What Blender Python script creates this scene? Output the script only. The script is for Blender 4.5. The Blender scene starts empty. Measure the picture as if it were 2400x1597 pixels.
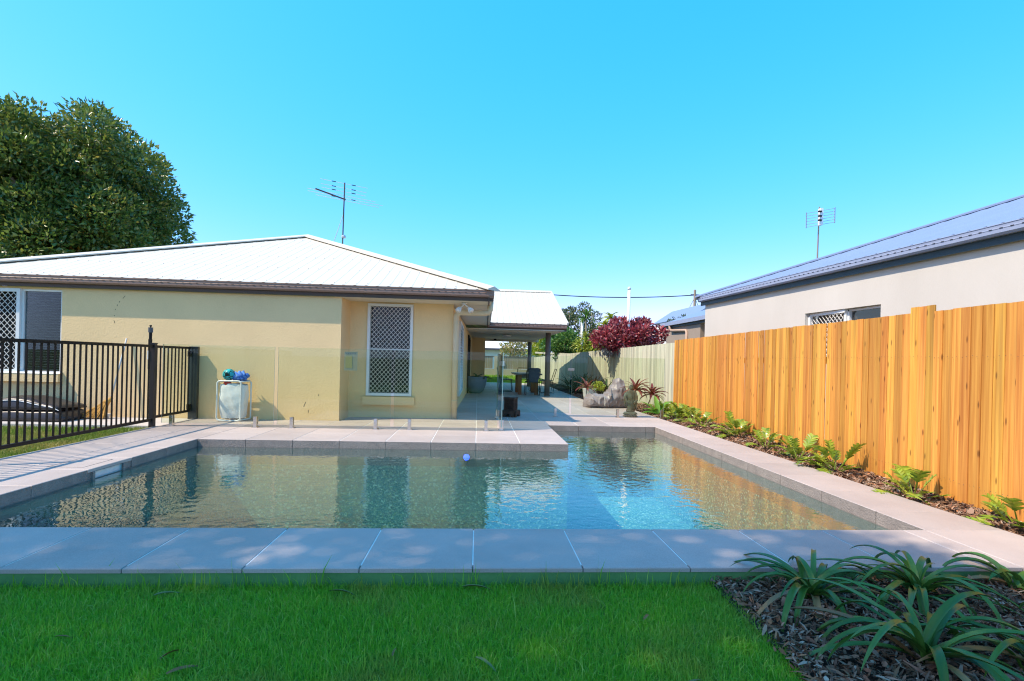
import bpy, math, random
import numpy as np
from mathutils import Matrix, Vector, noise
random.seed(7); RNG = np.random.default_rng(11)
S = bpy.context.scene
C = S.collection
R = math.radians

# ------------------------------------------------------------------ camera
cam = bpy.data.objects.new('camera', bpy.data.cameras.new('camera'))
C.objects.link(cam); S.camera = cam
YAW, ROLL = math.atan(80/1206), 0.025
rt = Vector((math.cos(YAW), -math.sin(YAW), 0)); up = Vector((0, 0, 1)); fw = Vector((math.sin(YAW), math.cos(YAW), 0))
cr = rt*math.cos(ROLL) + up*math.sin(ROLL); cu = up*math.cos(ROLL) - rt*math.sin(ROLL)
M = Matrix((cr, cu, -fw)).transposed().to_4x4(); M.translation = (0, 0, 1.12)
cam.matrix_world = M
cam.data.sensor_width = 36; cam.data.lens = 1206/2400*36; cam.data.shift_y = 46.5/2400
cam.data.clip_start = 0.05; cam.data.clip_end = 1500

# ------------------------------------------------------------------ sky, sun, exposure
SUN = Vector((-0.940, -0.345, 1.335)).normalized()
w = bpy.data.worlds.new('World'); S.world = w; w.use_nodes = True
nt = w.node_tree; nt.nodes.clear()
sky = nt.nodes.new('ShaderNodeTexSky'); sky.sky_type = 'NISHITA'; sky.sun_disc = False
sky.sun_elevation = math.asin(SUN.z); sky.sun_rotation = math.atan2(SUN.x, SUN.y)
sky.air_density = 1.0; sky.dust_density = 0.6; sky.ozone_density = 1.5
# the photograph's grade: one power curve per colour channel over the whole sky (deeper, more cyan)
sep = nt.nodes.new('ShaderNodeSeparateColor'); com = nt.nodes.new('ShaderNodeCombineColor'); nt.links.new(sky.outputs[0], sep.inputs[0])
for ch, (k_, ref, gm) in enumerate(((.92, 2.54, 1.9), (2.42, 3.81, .5), (4.5, 5.36, .35))):
    dv = nt.nodes.new('ShaderNodeMath'); dv.operation = 'DIVIDE'; dv.inputs[1].default_value = ref; nt.links.new(sep.outputs[ch], dv.inputs[0])
    pw = nt.nodes.new('ShaderNodeMath'); pw.operation = 'POWER'; pw.inputs[1].default_value = gm; nt.links.new(dv.outputs[0], pw.inputs[0])
    ml_ = nt.nodes.new('ShaderNodeMath'); ml_.operation = 'MULTIPLY'; ml_.inputs[1].default_value = k_; nt.links.new(pw.outputs[0], ml_.inputs[0]); nt.links.new(ml_.outputs[0], com.inputs[ch]); CHN = globals().get('CHN', []) + [ml_]
mn = nt.nodes.new('ShaderNodeMath'); mn.operation = 'MINIMUM'; g9 = nt.nodes.new('ShaderNodeMath'); g9.operation = 'MULTIPLY'; g9.inputs[1].default_value = .8   # never warmer than a pale haze near the horizon
nt.links.new(CHN[1].outputs[0], g9.inputs[0]); nt.links.new(CHN[0].outputs[0], mn.inputs[0]); nt.links.new(g9.outputs[0], mn.inputs[1]); nt.links.new(mn.outputs[0], com.inputs[0])
bg = nt.nodes.new('ShaderNodeBackground'); bg.inputs['Strength'].default_value = 0.15
wo = nt.nodes.new('ShaderNodeOutputWorld')
nt.links.new(com.outputs[0], bg.inputs['Color']); nt.links.new(bg.outputs[0], wo.inputs['Surface'])
sl = bpy.data.lights.new('sun', 'SUN'); sl.energy = 2.65; sl.angle = R(0.53); sl.color = (1, 0.86, 0.68)
so = bpy.data.objects.new('sun', sl); C.objects.link(so)
so.rotation_euler = (-SUN).to_track_quat('-Z', 'Y').to_euler(); so.location = (-12, -4, 17)
vs = S.view_settings; vs.view_transform = 'Standard'; vs.look = 'None'; vs.exposure = 1.35; vs.gamma = 1; vs.use_curve_mapping = False
S.cycles.use_denoising = True; S.cycles.filter_width = 1.15; S.cycles.sample_clamp_indirect = 4
S.cycles.max_bounces = 12; S.cycles.transparent_max_bounces = 24

# ------------------------------------------------------------------ mesh helpers
class MB:
    def __init__(s): s.v = []; s.f = []; s.m = []
    def add(s, vs, fs, mi=0):
        o = len(s.v); s.v += [tuple(p) for p in vs]; s.f += [tuple(i+o for i in f) for f in fs]; s.m += [mi]*len(fs); return s
    def box(s, x0, x1, y0, y1, z0, z1, mi=0):
        return s.add([(x0,y0,z0),(x1,y0,z0),(x1,y1,z0),(x0,y1,z0),(x0,y0,z1),(x1,y0,z1),(x1,y1,z1),(x0,y1,z1)],
                     [(0,3,2,1),(4,5,6,7),(0,1,5,4),(1,2,6,5),(2,3,7,6),(3,0,4,7)], mi)
    def bar(s, a, b, w, h, upv=(0,0,1), mi=0):
        a = Vector(a); b = Vector(b); d = (b-a).normalized(); u = Vector(upv)
        if abs(d.dot(u)) > 0.99: u = Vector((0,1,0))
        r = d.cross(u).normalized()*w/2; u = r.cross(d).normalized()*h/2
        ps = [p + x*r + y*u for p in (a, b) for x, y in ((-1,-1),(1,-1),(1,1),(-1,1))]
        return s.add(ps, [(0,3,2,1),(4,5,6,7),(0,1,5,4),(1,2,6,5),(2,3,7,6),(3,0,4,7)], mi)
    def tube(s, pts, r, n=8, mi=0, closed=False, cap=True):
        pts = [Vector(p) for p in pts]; N = len(pts); rs = r if isinstance(r, (list, tuple)) else [r]*N
        prev = None; vs_ = []
        for i, p in enumerate(pts):
            if closed: d = pts[(i+1) % N]-pts[i-1]
            else: d = pts[min(i+1, N-1)]-pts[max(i-1, 0)]
            d = d.normalized() if d.length > 1e-9 else Vector((0,0,1))
            if prev is None:
                u = Vector((0,0,1)) if abs(d.z) < .9 else Vector((1,0,0)); prev = d.cross(u).normalized()
            a = (prev - d*prev.dot(d)).normalized(); prev = a; b = d.cross(a)
            for k in range(n):
                t = 2*math.pi*k/n; vs_.append(p + (a*math.cos(t)+b*math.sin(t))*rs[i])
        fs = []
        for i in range(N if closed else N-1):
            j = (i+1) % N
            for k in range(n): l = (k+1) % n; fs.append((i*n+k, i*n+l, j*n+l, j*n+k))
        if cap and not closed: fs += [tuple(range(n))[::-1], tuple((N-1)*n+k for k in range(n))]
        return s.add(vs_, fs, mi)
    def lathe(s, prof, c=(0,0,0), n=20, mi=0, sx=1, sy=1):
        vs_ = [(c[0]+r*sx*math.cos(2*math.pi*k/n), c[1]+r*sy*math.sin(2*math.pi*k/n), c[2]+z) for r, z in prof for k in range(n)]
        fs = [(i*n+k, i*n+(k+1) % n, (i+1)*n+(k+1) % n, (i+1)*n+k) for i in range(len(prof)-1) for k in range(n)]
        fs += [tuple(range(n))[::-1], tuple((len(prof)-1)*n+k for k in range(n))]
        return s.add(vs_, fs, mi)
    def loft(s, rings, mi=0, cap=True):
        n = len(rings[0]); vs_ = [p for r in rings for p in r]
        fs = [(i*n+k, i*n+(k+1) % n, (i+1)*n+(k+1) % n, (i+1)*n+k) for i in range(len(rings)-1) for k in range(n)]
        if cap: fs += [tuple(range(n))[::-1], tuple((len(rings)-1)*n+k for k in range(n))]
        return s.add(vs_, fs, mi)
    def prism(s, poly, axis, a, b, mi=0):
        def P(q, t):
            return {'x': (t, q[0], q[1]), 'y': (q[0], t, q[1]), 'z': (q[0], q[1], t)}[axis]
        n = len(poly); vs_ = [P(q, a) for q in poly]+[P(q, b) for q in poly]
        fs = [tuple(range(n))[::-1], tuple(range(n, 2*n))]+[(k, (k+1) % n, n+(k+1) % n, n+k) for k in range(n)]
        return s.add(vs_, fs, mi)
    def mesh(s, name, mats, smooth=False):
        me = bpy.data.meshes.new(name); me.from_pydata(s.v, [], s.f)
        for m in (mats if isinstance(mats, (list, tuple)) else [mats]): me.materials.append(m)
        if max(s.m, default=0): me.polygons.foreach_set('material_index', s.m)
        if smooth: me.polygons.foreach_set('use_smooth', [True]*len(s.f))
        me.update(); return me
def fix_normals(me):
    import bmesh
    b = bmesh.new(); b.from_mesh(me); bmesh.ops.recalc_face_normals(b, faces=b.faces); b.to_mesh(me); b.free()

def obj(name, me, parent=None, loc=None, rot=None, scale=None):
    o = bpy.data.objects.new(name, me); C.objects.link(o)
    if loc is not None: o.location = loc
    if rot is not None: o.rotation_euler = rot
    if scale is not None: o.scale = scale
    if parent is not None:
        o.parent = parent
    return o
WORLD = {}
def thing(name, label, cat, loc=(0,0,0), group=None):
    o = bpy.data.objects.new(name, None); C.objects.link(o); o.location = loc; o.empty_display_size = .1
    o['label'] = label; o['category'] = cat; WORLD[o.name] = Vector(loc)
    if group: o['group'] = group
    return o
def tag(o, label, cat, group=None):
    o['label'] = label; o['category'] = cat
    if group: o['group'] = group
    return o
def part(mb, name, mats, parent, smooth=False):
    """mesh given in world coordinates, attached to its thing (or part) so that it stays in place"""
    o = obj(name, mb.mesh(name, mats, smooth), parent)
    if parent.name in WORLD: o.matrix_parent_inverse = Matrix.Translation(-WORLD[parent.name])
    return o
def struct(o, kind='structure'):
    o['kind'] = kind; return o
def np_mesh(name, V, F, mats, smooth=False):
    V = np.asarray(V, np.float32); F = np.asarray(F, np.int32)
    me = bpy.data.meshes.new(name); me.vertices.add(len(V)); me.vertices.foreach_set('co', V.ravel())
    k = F.shape[1]; me.loops.add(F.size); me.loops.foreach_set('vertex_index', F.ravel())
    me.polygons.add(len(F)); me.polygons.foreach_set('loop_start', np.arange(len(F), dtype=np.int32)*k)
    if smooth: me.polygons.foreach_set('use_smooth', np.ones(len(F), bool))
    for m in (mats if isinstance(mats, (list, tuple)) else [mats]): me.materials.append(m)
    me.update(calc_edges=True); me.validate(); return me

# ------------------------------------------------------------------ materials
def _n(nt, t, **kw):
    n = nt.nodes.new(t)
    for k, v in kw.items(): setattr(n, k, v)
    return n
def mk(name, c1, c2=None, scale=4, detail=5, rough=.7, bump=0, bscale=60, rnd=0, spec=.3, metal=0, stretch=(1,1,1), speck=0, ramp=(.3,.7), hue=0, coat=0):
    m = bpy.data.materials.new(name); m.use_nodes = True; nt = m.node_tree; L = nt.links.new
    b = nt.nodes['Principled BSDF']; b.inputs['Roughness'].default_value = rough; b.inputs['Metallic'].default_value = metal
    b.inputs['Specular IOR Level'].default_value = spec; b.inputs['Coat Weight'].default_value = coat
    tc = _n(nt, 'ShaderNodeTexCoord'); oi = _n(nt, 'ShaderNodeObjectInfo')
    mp = _n(nt, 'ShaderNodeMapping'); mp.inputs['Scale'].default_value = stretch; L(tc.outputs['Object'], mp.inputs['Vector'])
    vm = _n(nt, 'ShaderNodeVectorMath', operation='ADD'); L(mp.outputs[0], vm.inputs[0])
    ml = _n(nt, 'ShaderNodeMath', operation='MULTIPLY'); ml.inputs[1].default_value = 37.0; L(oi.outputs['Random'], ml.inputs[0]); L(ml.outputs[0], vm.inputs[1])
    c2 = c2 or tuple(x*.88 for x in c1)
    nz = _n(nt, 'ShaderNodeTexNoise'); nz.inputs['Scale'].default_value = scale; nz.inputs['Detail'].default_value = detail; nz.inputs['Roughness'].default_value = .6
    L(vm.outputs[0], nz.inputs['Vector'])
    cr = _n(nt, 'ShaderNodeValToRGB'); e = cr.color_ramp.elements
    e[0].position, e[1].position = ramp; e[0].color = (*c1, 1); e[1].color = (*c2, 1); L(nz.outputs['Fac'], cr.inputs[0])
    col = cr.outputs[0]
    if speck:
        n2 = _n(nt, 'ShaderNodeTexNoise'); n2.inputs['Scale'].default_value = 180; n2.inputs['Detail'].default_value = 2; L(vm.outputs[0], n2.inputs['Vector'])
        mr = _n(nt, 'ShaderNodeMapRange'); mr.inputs[1].default_value = .3; mr.inputs[2].default_value = .7; mr.inputs[3].default_value = 1-speck; mr.inputs[4].default_value = 1+speck
        L(n2.outputs['Fac'], mr.inputs[0]); mx = _n(nt, 'ShaderNodeVectorMath', operation='SCALE'); L(col, mx.inputs[0]); L(mr.outputs[0], mx.inputs['Scale']); col = mx.outputs[0]
    if rnd or hue:
        hs = _n(nt, 'ShaderNodeHueSaturation'); L(col, hs.inputs['Color'])
        mr = _n(nt, 'ShaderNodeMapRange'); mr.inputs[3].default_value = 1-rnd; mr.inputs[4].default_value = 1+rnd; L(oi.outputs['Random'], mr.inputs[0]); L(mr.outputs[0], hs.inputs['Value'])
        if hue:
            f = _n(nt, 'ShaderNodeMath', operation='FRACT'); m7 = _n(nt, 'ShaderNodeMath', operation='MULTIPLY'); m7.inputs[1].default_value = 7.31
            L(oi.outputs['Random'], m7.inputs[0]); L(m7.outputs[0], f.inputs[0])
            mh = _n(nt, 'ShaderNodeMapRange'); mh.inputs[3].default_value = .5-hue; mh.inputs[4].default_value = .5+hue; L(f.outputs[0], mh.inputs[0]); L(mh.outputs[0], hs.inputs['Hue'])
        col = hs.outputs[0]
    L(col, b.inputs['Base Color'])
    if bump:
        n3 = _n(nt, 'ShaderNodeTexNoise'); n3.inputs['Scale'].default_value = bscale; n3.inputs['Detail'].default_value = 4; L(vm.outputs[0], n3.inputs['Vector'])
        bp = _n(nt, 'ShaderNodeBump'); bp.inputs['Strength'].default_value = bump; bp.inputs['Distance'].default_value = .01; L(n3.outputs['Fac'], bp.inputs['Height']); L(bp.outputs[0], b.inputs['Normal'])
    return m
def leafmat(name, cols, rough=.45, trans=.3, spec=.4, patch=None):
    """foliage: colour picked per leaf (mesh island), thin leaves let some light through"""
    m = bpy.data.materials.new(name); m.use_nodes = True; nt = m.node_tree; L = nt.links.new
    b = nt.nodes['Principled BSDF']; b.inputs['Roughness'].default_value = rough; b.inputs['Specular IOR Level'].default_value = spec
    g = _n(nt, 'ShaderNodeNewGeometry'); oi = _n(nt, 'ShaderNodeObjectInfo')
    ad = _n(nt, 'ShaderNodeMath', operation='ADD'); L(g.outputs['Random Per Island'], ad.inputs[0]); L(oi.outputs['Random'], ad.inputs[1])
    fr = _n(nt, 'ShaderNodeMath', operation='FRACT'); L(ad.outputs[0], fr.inputs[0])
    cr = _n(nt, 'ShaderNodeValToRGB'); cr.color_ramp.elements.remove(cr.color_ramp.elements[1])
    for i, c in enumerate(cols):
        e = cr.color_ramp.elements[0] if i == 0 else cr.color_ramp.elements.new(i/(len(cols)-1)*.999)
        e.position = i/(len(cols)-1)*.999; e.color = (*c, 1)
    L(fr.outputs[0], cr.inputs[0]); col = cr.outputs[0]
    if patch:
        tc = _n(nt, 'ShaderNodeNewGeometry'); nz = _n(nt, 'ShaderNodeTexNoise'); nz.inputs['Scale'].default_value = patch[1]; nz.inputs['Detail'].default_value = 3
        L(tc.outputs['Position'], nz.inputs['Vector'])
        mr = _n(nt, 'ShaderNodeMapRange'); mr.inputs[1].default_value = patch[2]; mr.inputs[2].default_value = patch[3]; mr.inputs[4].default_value = patch[4]; L(nz.outputs['Fac'], mr.inputs[0])
        mx = _n(nt, 'ShaderNodeMix', data_type='RGBA'); L(mr.outputs[0], mx.inputs['Factor']); L(col, mx.inputs['A']); mx.inputs['B'].default_value = (*patch[0], 1); col = mx.outputs['Result']
    L(col, b.inputs['Base Color'])
    if trans:
        t = _n(nt, 'ShaderNodeBsdfTranslucent'); ms = _n(nt, 'ShaderNodeMixShader'); ms.inputs[0].default_value = trans
        L(col, t.inputs['Color']); L(b.outputs[0], ms.inputs[1]); L(t.outputs[0], ms.inputs[2])
        L(ms.outputs[0], nt.nodes['Material Output'].inputs['Surface'])
    return m
def timber(name, c1, c2, dark, rnd=.15, hue=.012, knots=True, sat=1):
    m = bpy.data.materials.new(name); m.use_nodes = True; nt = m.node_tree; L = nt.links.new
    b = nt.nodes['Principled BSDF']; b.inputs['Roughness'].default_value = .65; b.inputs['Specular IOR Level'].default_value = .25
    tc = _n(nt, 'ShaderNodeTexCoord'); oi = _n(nt, 'ShaderNodeObjectInfo')
    ml = _n(nt, 'ShaderNodeMath', operation='MULTIPLY'); ml.inputs[1].default_value = 53.0; L(oi.outputs['Random'], ml.inputs[0])
    vm = _n(nt, 'ShaderNodeVectorMath', operation='ADD'); L(tc.outputs['Object'], vm.inputs[0]); L(ml.outputs[0], vm.inputs[1])
    mp = _n(nt, 'ShaderNodeMapping'); mp.inputs['Scale'].default_value = (26, 26, 1.1); L(vm.outputs[0], mp.inputs['Vector'])
    nz = _n(nt, 'ShaderNodeTexNoise'); nz.inputs['Scale'].default_value = 1.6; nz.inputs['Detail'].default_value = 6; nz.inputs['Distortion'].default_value = .6; L(mp.outputs[0], nz.inputs['Vector'])
    cr = _n(nt, 'ShaderNodeValToRGB'); e = cr.color_ramp.elements; e[0].position = .3; e[1].position = .72; e[0].color = (*c2, 1); e[1].color = (*c1, 1); L(nz.outputs['Fac'], cr.inputs[0])
    col = cr.outputs[0]
    # weather streaks, broad
    m2 = _n(nt, 'ShaderNodeMapping'); m2.inputs['Scale'].default_value = (9, 9, .5); L(vm.outputs[0], m2.inputs['Vector'])
    n2 = _n(nt, 'ShaderNodeTexNoise'); n2.inputs['Scale'].default_value = 1.3; n2.inputs['Detail'].default_value = 3; L(m2.outputs[0], n2.inputs['Vector'])
    r2 = _n(nt, 'ShaderNodeMapRange'); r2.inputs[1].default_value = .56; r2.inputs[2].default_value = .8; r2.inputs[4].default_value = .7; L(n2.outputs['Fac'], r2.inputs[0])
    mx = _n(nt, 'ShaderNodeMix', data_type='RGBA'); L(r2.outputs[0], mx.inputs['Factor']); L(col, mx.inputs['A']); mx.inputs['B'].default_value = (*dark, 1); col = mx.outputs['Result']
    if knots:
        sx3 = _n(nt, 'ShaderNodeSeparateXYZ'); L(vm.outputs[0], sx3.inputs[0]); cx3 = _n(nt, 'ShaderNodeCombineXYZ'); L(sx3.outputs[0], cx3.inputs[0]); L(sx3.outputs[2], cx3.inputs[1])
        m3 = _n(nt, 'ShaderNodeMapping'); m3.inputs['Scale'].default_value = (7, 3.4, 1); L(cx3.outputs[0], m3.inputs['Vector'])
        vo = _n(nt, 'ShaderNodeTexVoronoi', voronoi_dimensions='2D'); vo.inputs['Scale'].default_value = 1.0; L(m3.outputs[0], vo.inputs['Vector'])
        rk = _n(nt, 'ShaderNodeMapRange'); rk.inputs[1].default_value = .03; rk.inputs[2].default_value = .075; rk.inputs[3].default_value = .75; rk.inputs[4].default_value = 0; L(vo.outputs['Distance'], rk.inputs[0])
        mk_ = _n(nt, 'ShaderNodeMix', data_type='RGBA'); L(rk.outputs[0], mk_.inputs['Factor']); L(col, mk_.inputs['A']); mk_.inputs['B'].default_value = (dark[0]*.55, dark[1]*.42, dark[2]*.3, 1); col = mk_.outputs['Result']
    hs = _n(nt, 'ShaderNodeHueSaturation'); hs.inputs['Saturation'].default_value = sat; L(col, hs.inputs['Color'])
    mr = _n(nt, 'ShaderNodeMapRange'); mr.inputs[3].default_value = 1-rnd; mr.inputs[4].default_value = 1+rnd; L(oi.outputs['Random'], mr.inputs[0]); L(mr.outputs[0], hs.inputs['Value'])
    f = _n(nt, 'ShaderNodeMath', operation='FRACT'); m7 = _n(nt, 'ShaderNodeMath', operation='MULTIPLY'); m7.inputs[1].default_value = 9.7; L(oi.outputs['Random'], m7.inputs[0]); L(m7.outputs[0], f.inputs[0])
    mh = _n(nt, 'ShaderNodeMapRange'); mh.inputs[3].default_value = .5-hue; mh.inputs[4].default_value = .5+hue; L(f.outputs[0], mh.inputs[0]); L(mh.outputs[0], hs.inputs['Hue'])
    L(hs.outputs[0], b.inputs['Base Color'])
    bp = _n(nt, 'ShaderNodeBump'); bp.inputs['Strength'].default_value = .35; bp.inputs['Distance'].default_value = .004; L(nz.outputs['Fac'], bp.inputs['Height']); L(bp.outputs[0], b.inputs['Normal'])
    return m

PAVE = mk('paving', (.445,.37,.332), (.38,.313,.28), scale=2.6, detail=8, rough=.55, bump=.15, bscale=140, rnd=.09, speck=.10, ramp=(.32,.72))
EDGE = mk('rough_stone_edge', (.27,.225,.195), (.20,.165,.145), scale=9, rough=.8, bump=.9, bscale=70, speck=.15)
GROUT = mk('grout', (.78,.76,.72), (.68,.66,.62), scale=20, rough=.9)
SLABEDGE = mk('green_slab_edge', (.13,.30,.10), (.08,.20,.065), scale=3, rough=.8, bump=.3, bscale=50)  # concrete edge with a green colour cast put into its base colour
CONC = mk('concrete', (.50,.46,.43), (.42,.39,.36), scale=3, rough=.8, bump=.2, bscale=90, speck=.06)
WALL = mk('rendered_wall_cream', (.84,.60,.315), (.77,.545,.285), scale=1.1, detail=8, rough=.85, bump=.38, bscale=38, speck=.05, ramp=(.35,.75))
WALL2 = mk('rendered_wall_pale', (.57,.535,.49), (.51,.475,.43), scale=.8, rough=.85, bump=.2, bscale=60, stretch=(1,1,.35), speck=.02)
WALL3 = mk('rendered_wall_taupe', (.33,.27,.22), (.30,.245,.20), rough=.85)
SOFFIT = mk('soffit_cream', (.70,.63,.50), (.67,.60,.47), rough=.7)
ROOF = mk('roof_steel_cream', (.62,.575,.49), (.57,.53,.45), scale=1.5, rough=.42, spec=.4, bump=.02)
ROOFB = mk('roof_steel_blue', (.20,.26,.40), (.185,.24,.37), scale=2, rough=.5, spec=.35)
GUT = mk('gutter_taupe', (.26,.165,.13), (.24,.15,.12), rough=.4, spec=.4)
GUTD = mk('fascia_dark_taupe', (.10,.066,.052), (.092,.06,.048), rough=.5)
GUTB = mk('gutter_blue_grey', (.27,.31,.43), (.25,.285,.40), rough=.4, spec=.4)
FASB = mk('fascia_slate', (.045,.07,.085), (.04,.062,.078), rough=.5)
WHITE = mk('white_paint', (.76,.77,.76), (.72,.73,.72), rough=.45)
MESHW = mk('security_mesh_white', (.74,.71,.66), (.70,.67,.62), rough=.5)
CREAMP = mk('downpipe_cream', (.66,.55,.37), (.63,.52,.345), rough=.5)
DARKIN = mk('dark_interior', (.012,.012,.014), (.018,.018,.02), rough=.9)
BLACK = mk('black_powdercoat', (.010,.007,.007), (.013,.009,.008), rough=.4, spec=.2)
STEEL = mk('stainless', (.62,.60,.57), (.56,.54,.51), rough=.22, metal=1)
ALU = mk('antenna_aluminium', (.55,.55,.56), (.48,.48,.5), rough=.4, metal=.6)
GALV = mk('antenna_dark', (.07,.06,.06), (.10,.09,.09), rough=.6)
POSTM = mk('veranda_post_taupe', (.165,.135,.115), (.15,.12,.10), rough=.5)
DIRT = mk('soil', (.045,.032,.022), (.028,.020,.014), scale=12, rough=.95, bump=.6, bscale=30)
TURF = mk('turf_base', (.07,.20,.02), (.11,.24,.03), scale=6, rough=.95, bump=.5, bscale=80)
GROUND = mk('ground_grass', (.075,.12,.03), (.11,.13,.045), scale=.6, rough=.95, bump=.4, bscale=10)
PALNEW = timber('timber_new_pine', (.70,.34,.065), (.45,.17,.028), (.22,.10,.035), rnd=.24, hue=.009, sat=1.0)
PALOLD = timber('timber_old_green', (.60,.58,.42), (.38,.38,.28), (.19,.22,.18), rnd=.16, hue=.02, knots=False)
PALBACK = timber('timber_back_fence', (.30,.25,.17), (.24,.195,.13), (.2,.16,.11), rnd=.1, knots=False)
def glassmat(name, tint, rough=0.0, ior=1.5, refl=1.0):
    m = bpy.data.materials.new(name); m.use_nodes = True; nt = m.node_tree; nt.nodes.clear(); L = nt.links.new
    o = _n(nt, 'ShaderNodeOutputMaterial'); t = _n(nt, 'ShaderNodeBsdfTransparent'); t.inputs[0].default_value = (*tint, 1)
    g = _n(nt, 'ShaderNodeBsdfGlossy'); g.inputs['Roughness'].default_value = rough
    fr = _n(nt, 'ShaderNodeFresnel'); fr.inputs[0].default_value = ior
    mu = _n(nt, 'ShaderNodeMath', operation='MULTIPLY'); mu.inputs[1].default_value = refl; L(fr.outputs[0], mu.inputs[0])
    ms = _n(nt, 'ShaderNodeMixShader'); L(mu.outputs[0], ms.inputs[0]); L(t.outputs[0], ms.inputs[1]); L(g.outputs[0], ms.inputs[2]); L(ms.outputs[0], o.inputs[0])
    return m
GLASS = glassmat('fence_glass', (.915,.955,.90), refl=.55)
GEDGE = mk('glass_edge', (.34,.47,.42), (.30,.43,.38), rough=.15, spec=.8)
PANE = glassmat('window_pane', (.55,.6,.62))

# ------------------------------------------------------------------ ground and water
PX0, PX1, PY0, PY1, PY2, PXM = -3.6, 3.17, 3.42, 6.93, 8.96, 1.26     # pool outline: main basin, and the recess beyond PY1 right of PXM
WZ = -0.105
mb = MB()
hx0, hx1, hy0, hy1 = PX0-.05, PX1+.05, PY0-.05, PY2+.05; B = 700
gz = -.14
mb.add([(-B,-B,gz),(B,-B,gz),(B,hy0,gz),(-B,hy0,gz)], [(0,1,2,3)]); mb.add([(-B,hy1,gz),(B,hy1,gz),(B,B,gz),(-B,B,gz)], [(0,1,2,3)])
mb.add([(-B,hy0,gz),(hx0,hy0,gz),(hx0,hy1,gz),(-B,hy1,gz)], [(0,1,2,3)]); mb.add([(hx1,hy0,gz),(B,hy0,gz),(B,hy1,gz),(hx1,hy1,gz)], [(0,1,2,3)])
struct(obj('ground', mb.mesh('ground', GROUND)))

# pool basin: pebble finish
def pebble():
    m = bpy.data.materials.new('pool_pebble'); m.use_nodes = True; nt = m.node_tree; L = nt.links.new
    b = nt.nodes['Principled BSDF']; b.inputs['Roughness'].default_value = .6
    tc = _n(nt, 'ShaderNodeTexCoord')
    vo = _n(nt, 'ShaderNodeTexVoronoi'); vo.inputs['Scale'].default_value = 48; L(tc.outputs['Object'], vo.inputs['Vector'])
    cr = _n(nt, 'ShaderNodeValToRGB'); e = cr.color_ramp.elements
    e[0].color = (.05,.18,.18,1); e[1].color = (.48,.70,.62,1)
    a = e.new(.35); a.color = (.07,.235,.235,1); a = e.new(.6); a.color = (.10,.30,.295,1); a = e.new(.8); a.color = (.20,.36,.22,1)
    sp = _n(nt, 'ShaderNodeSeparateColor'); L(vo.outputs['Color'], sp.inputs[0]); L(sp.outputs[0], cr.inputs[0])
    nz = _n(nt, 'ShaderNodeTexNoise'); nz.inputs['Scale'].default_value = 1.1; L(tc.outputs['Object'], nz.inputs['Vector'])
    mx = _n(nt, 'ShaderNodeMix', data_type='RGBA', blend_type='MULTIPLY'); mx.inputs['Factor'].default_value = .5; L(cr.outputs[0], mx.inputs['A']); L(nz.outputs['Fac'], mx.inputs['B'])
    L(mx.outputs['Result'], b.inputs['Base Color'])
    bp = _n(nt, 'ShaderNodeBump'); bp.inputs['Strength'].default_value = .4; bp.inputs['Distance'].default_value = .01; L(vo.outputs['Distance'], bp.inputs['Height']); L(bp.outputs[0], b.inputs['Normal'])
    return m
PEB = pebble()
WLINE = mk('waterline_stone', (.20,.17,.15), (.15,.125,.11), scale=8, rough=.7, bump=.4, bscale=60)
outline = [(PX0,PY0),(PX1,PY0),(PX1,PY2),(PXM,PY2),(PXM,PY1),(PX0,PY1)]
mb = MB(); D = -1.25
for i in range(6):
    a, b_ = outline[i], outline[(i+1) % 6]
    mb.add([(a[0],a[1],D),(b_[0],b_[1],D),(b_[0],b_[1],-.32),(a[0],a[1],-.32)], [(3,2,1,0)], 0)
    mb.add([(a[0],a[1],-.32),(b_[0],b_[1],-.32),(b_[0],b_[1],-.098),(a[0],a[1],-.098)], [(3,2,1,0)], 1)
mb.add([(x,y,D) for x, y in outline], [(0,1,2,3,4,5)], 0)
struct(obj('pool_basin', mb.mesh('pool_basin', [PEB, WLINE])))
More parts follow.
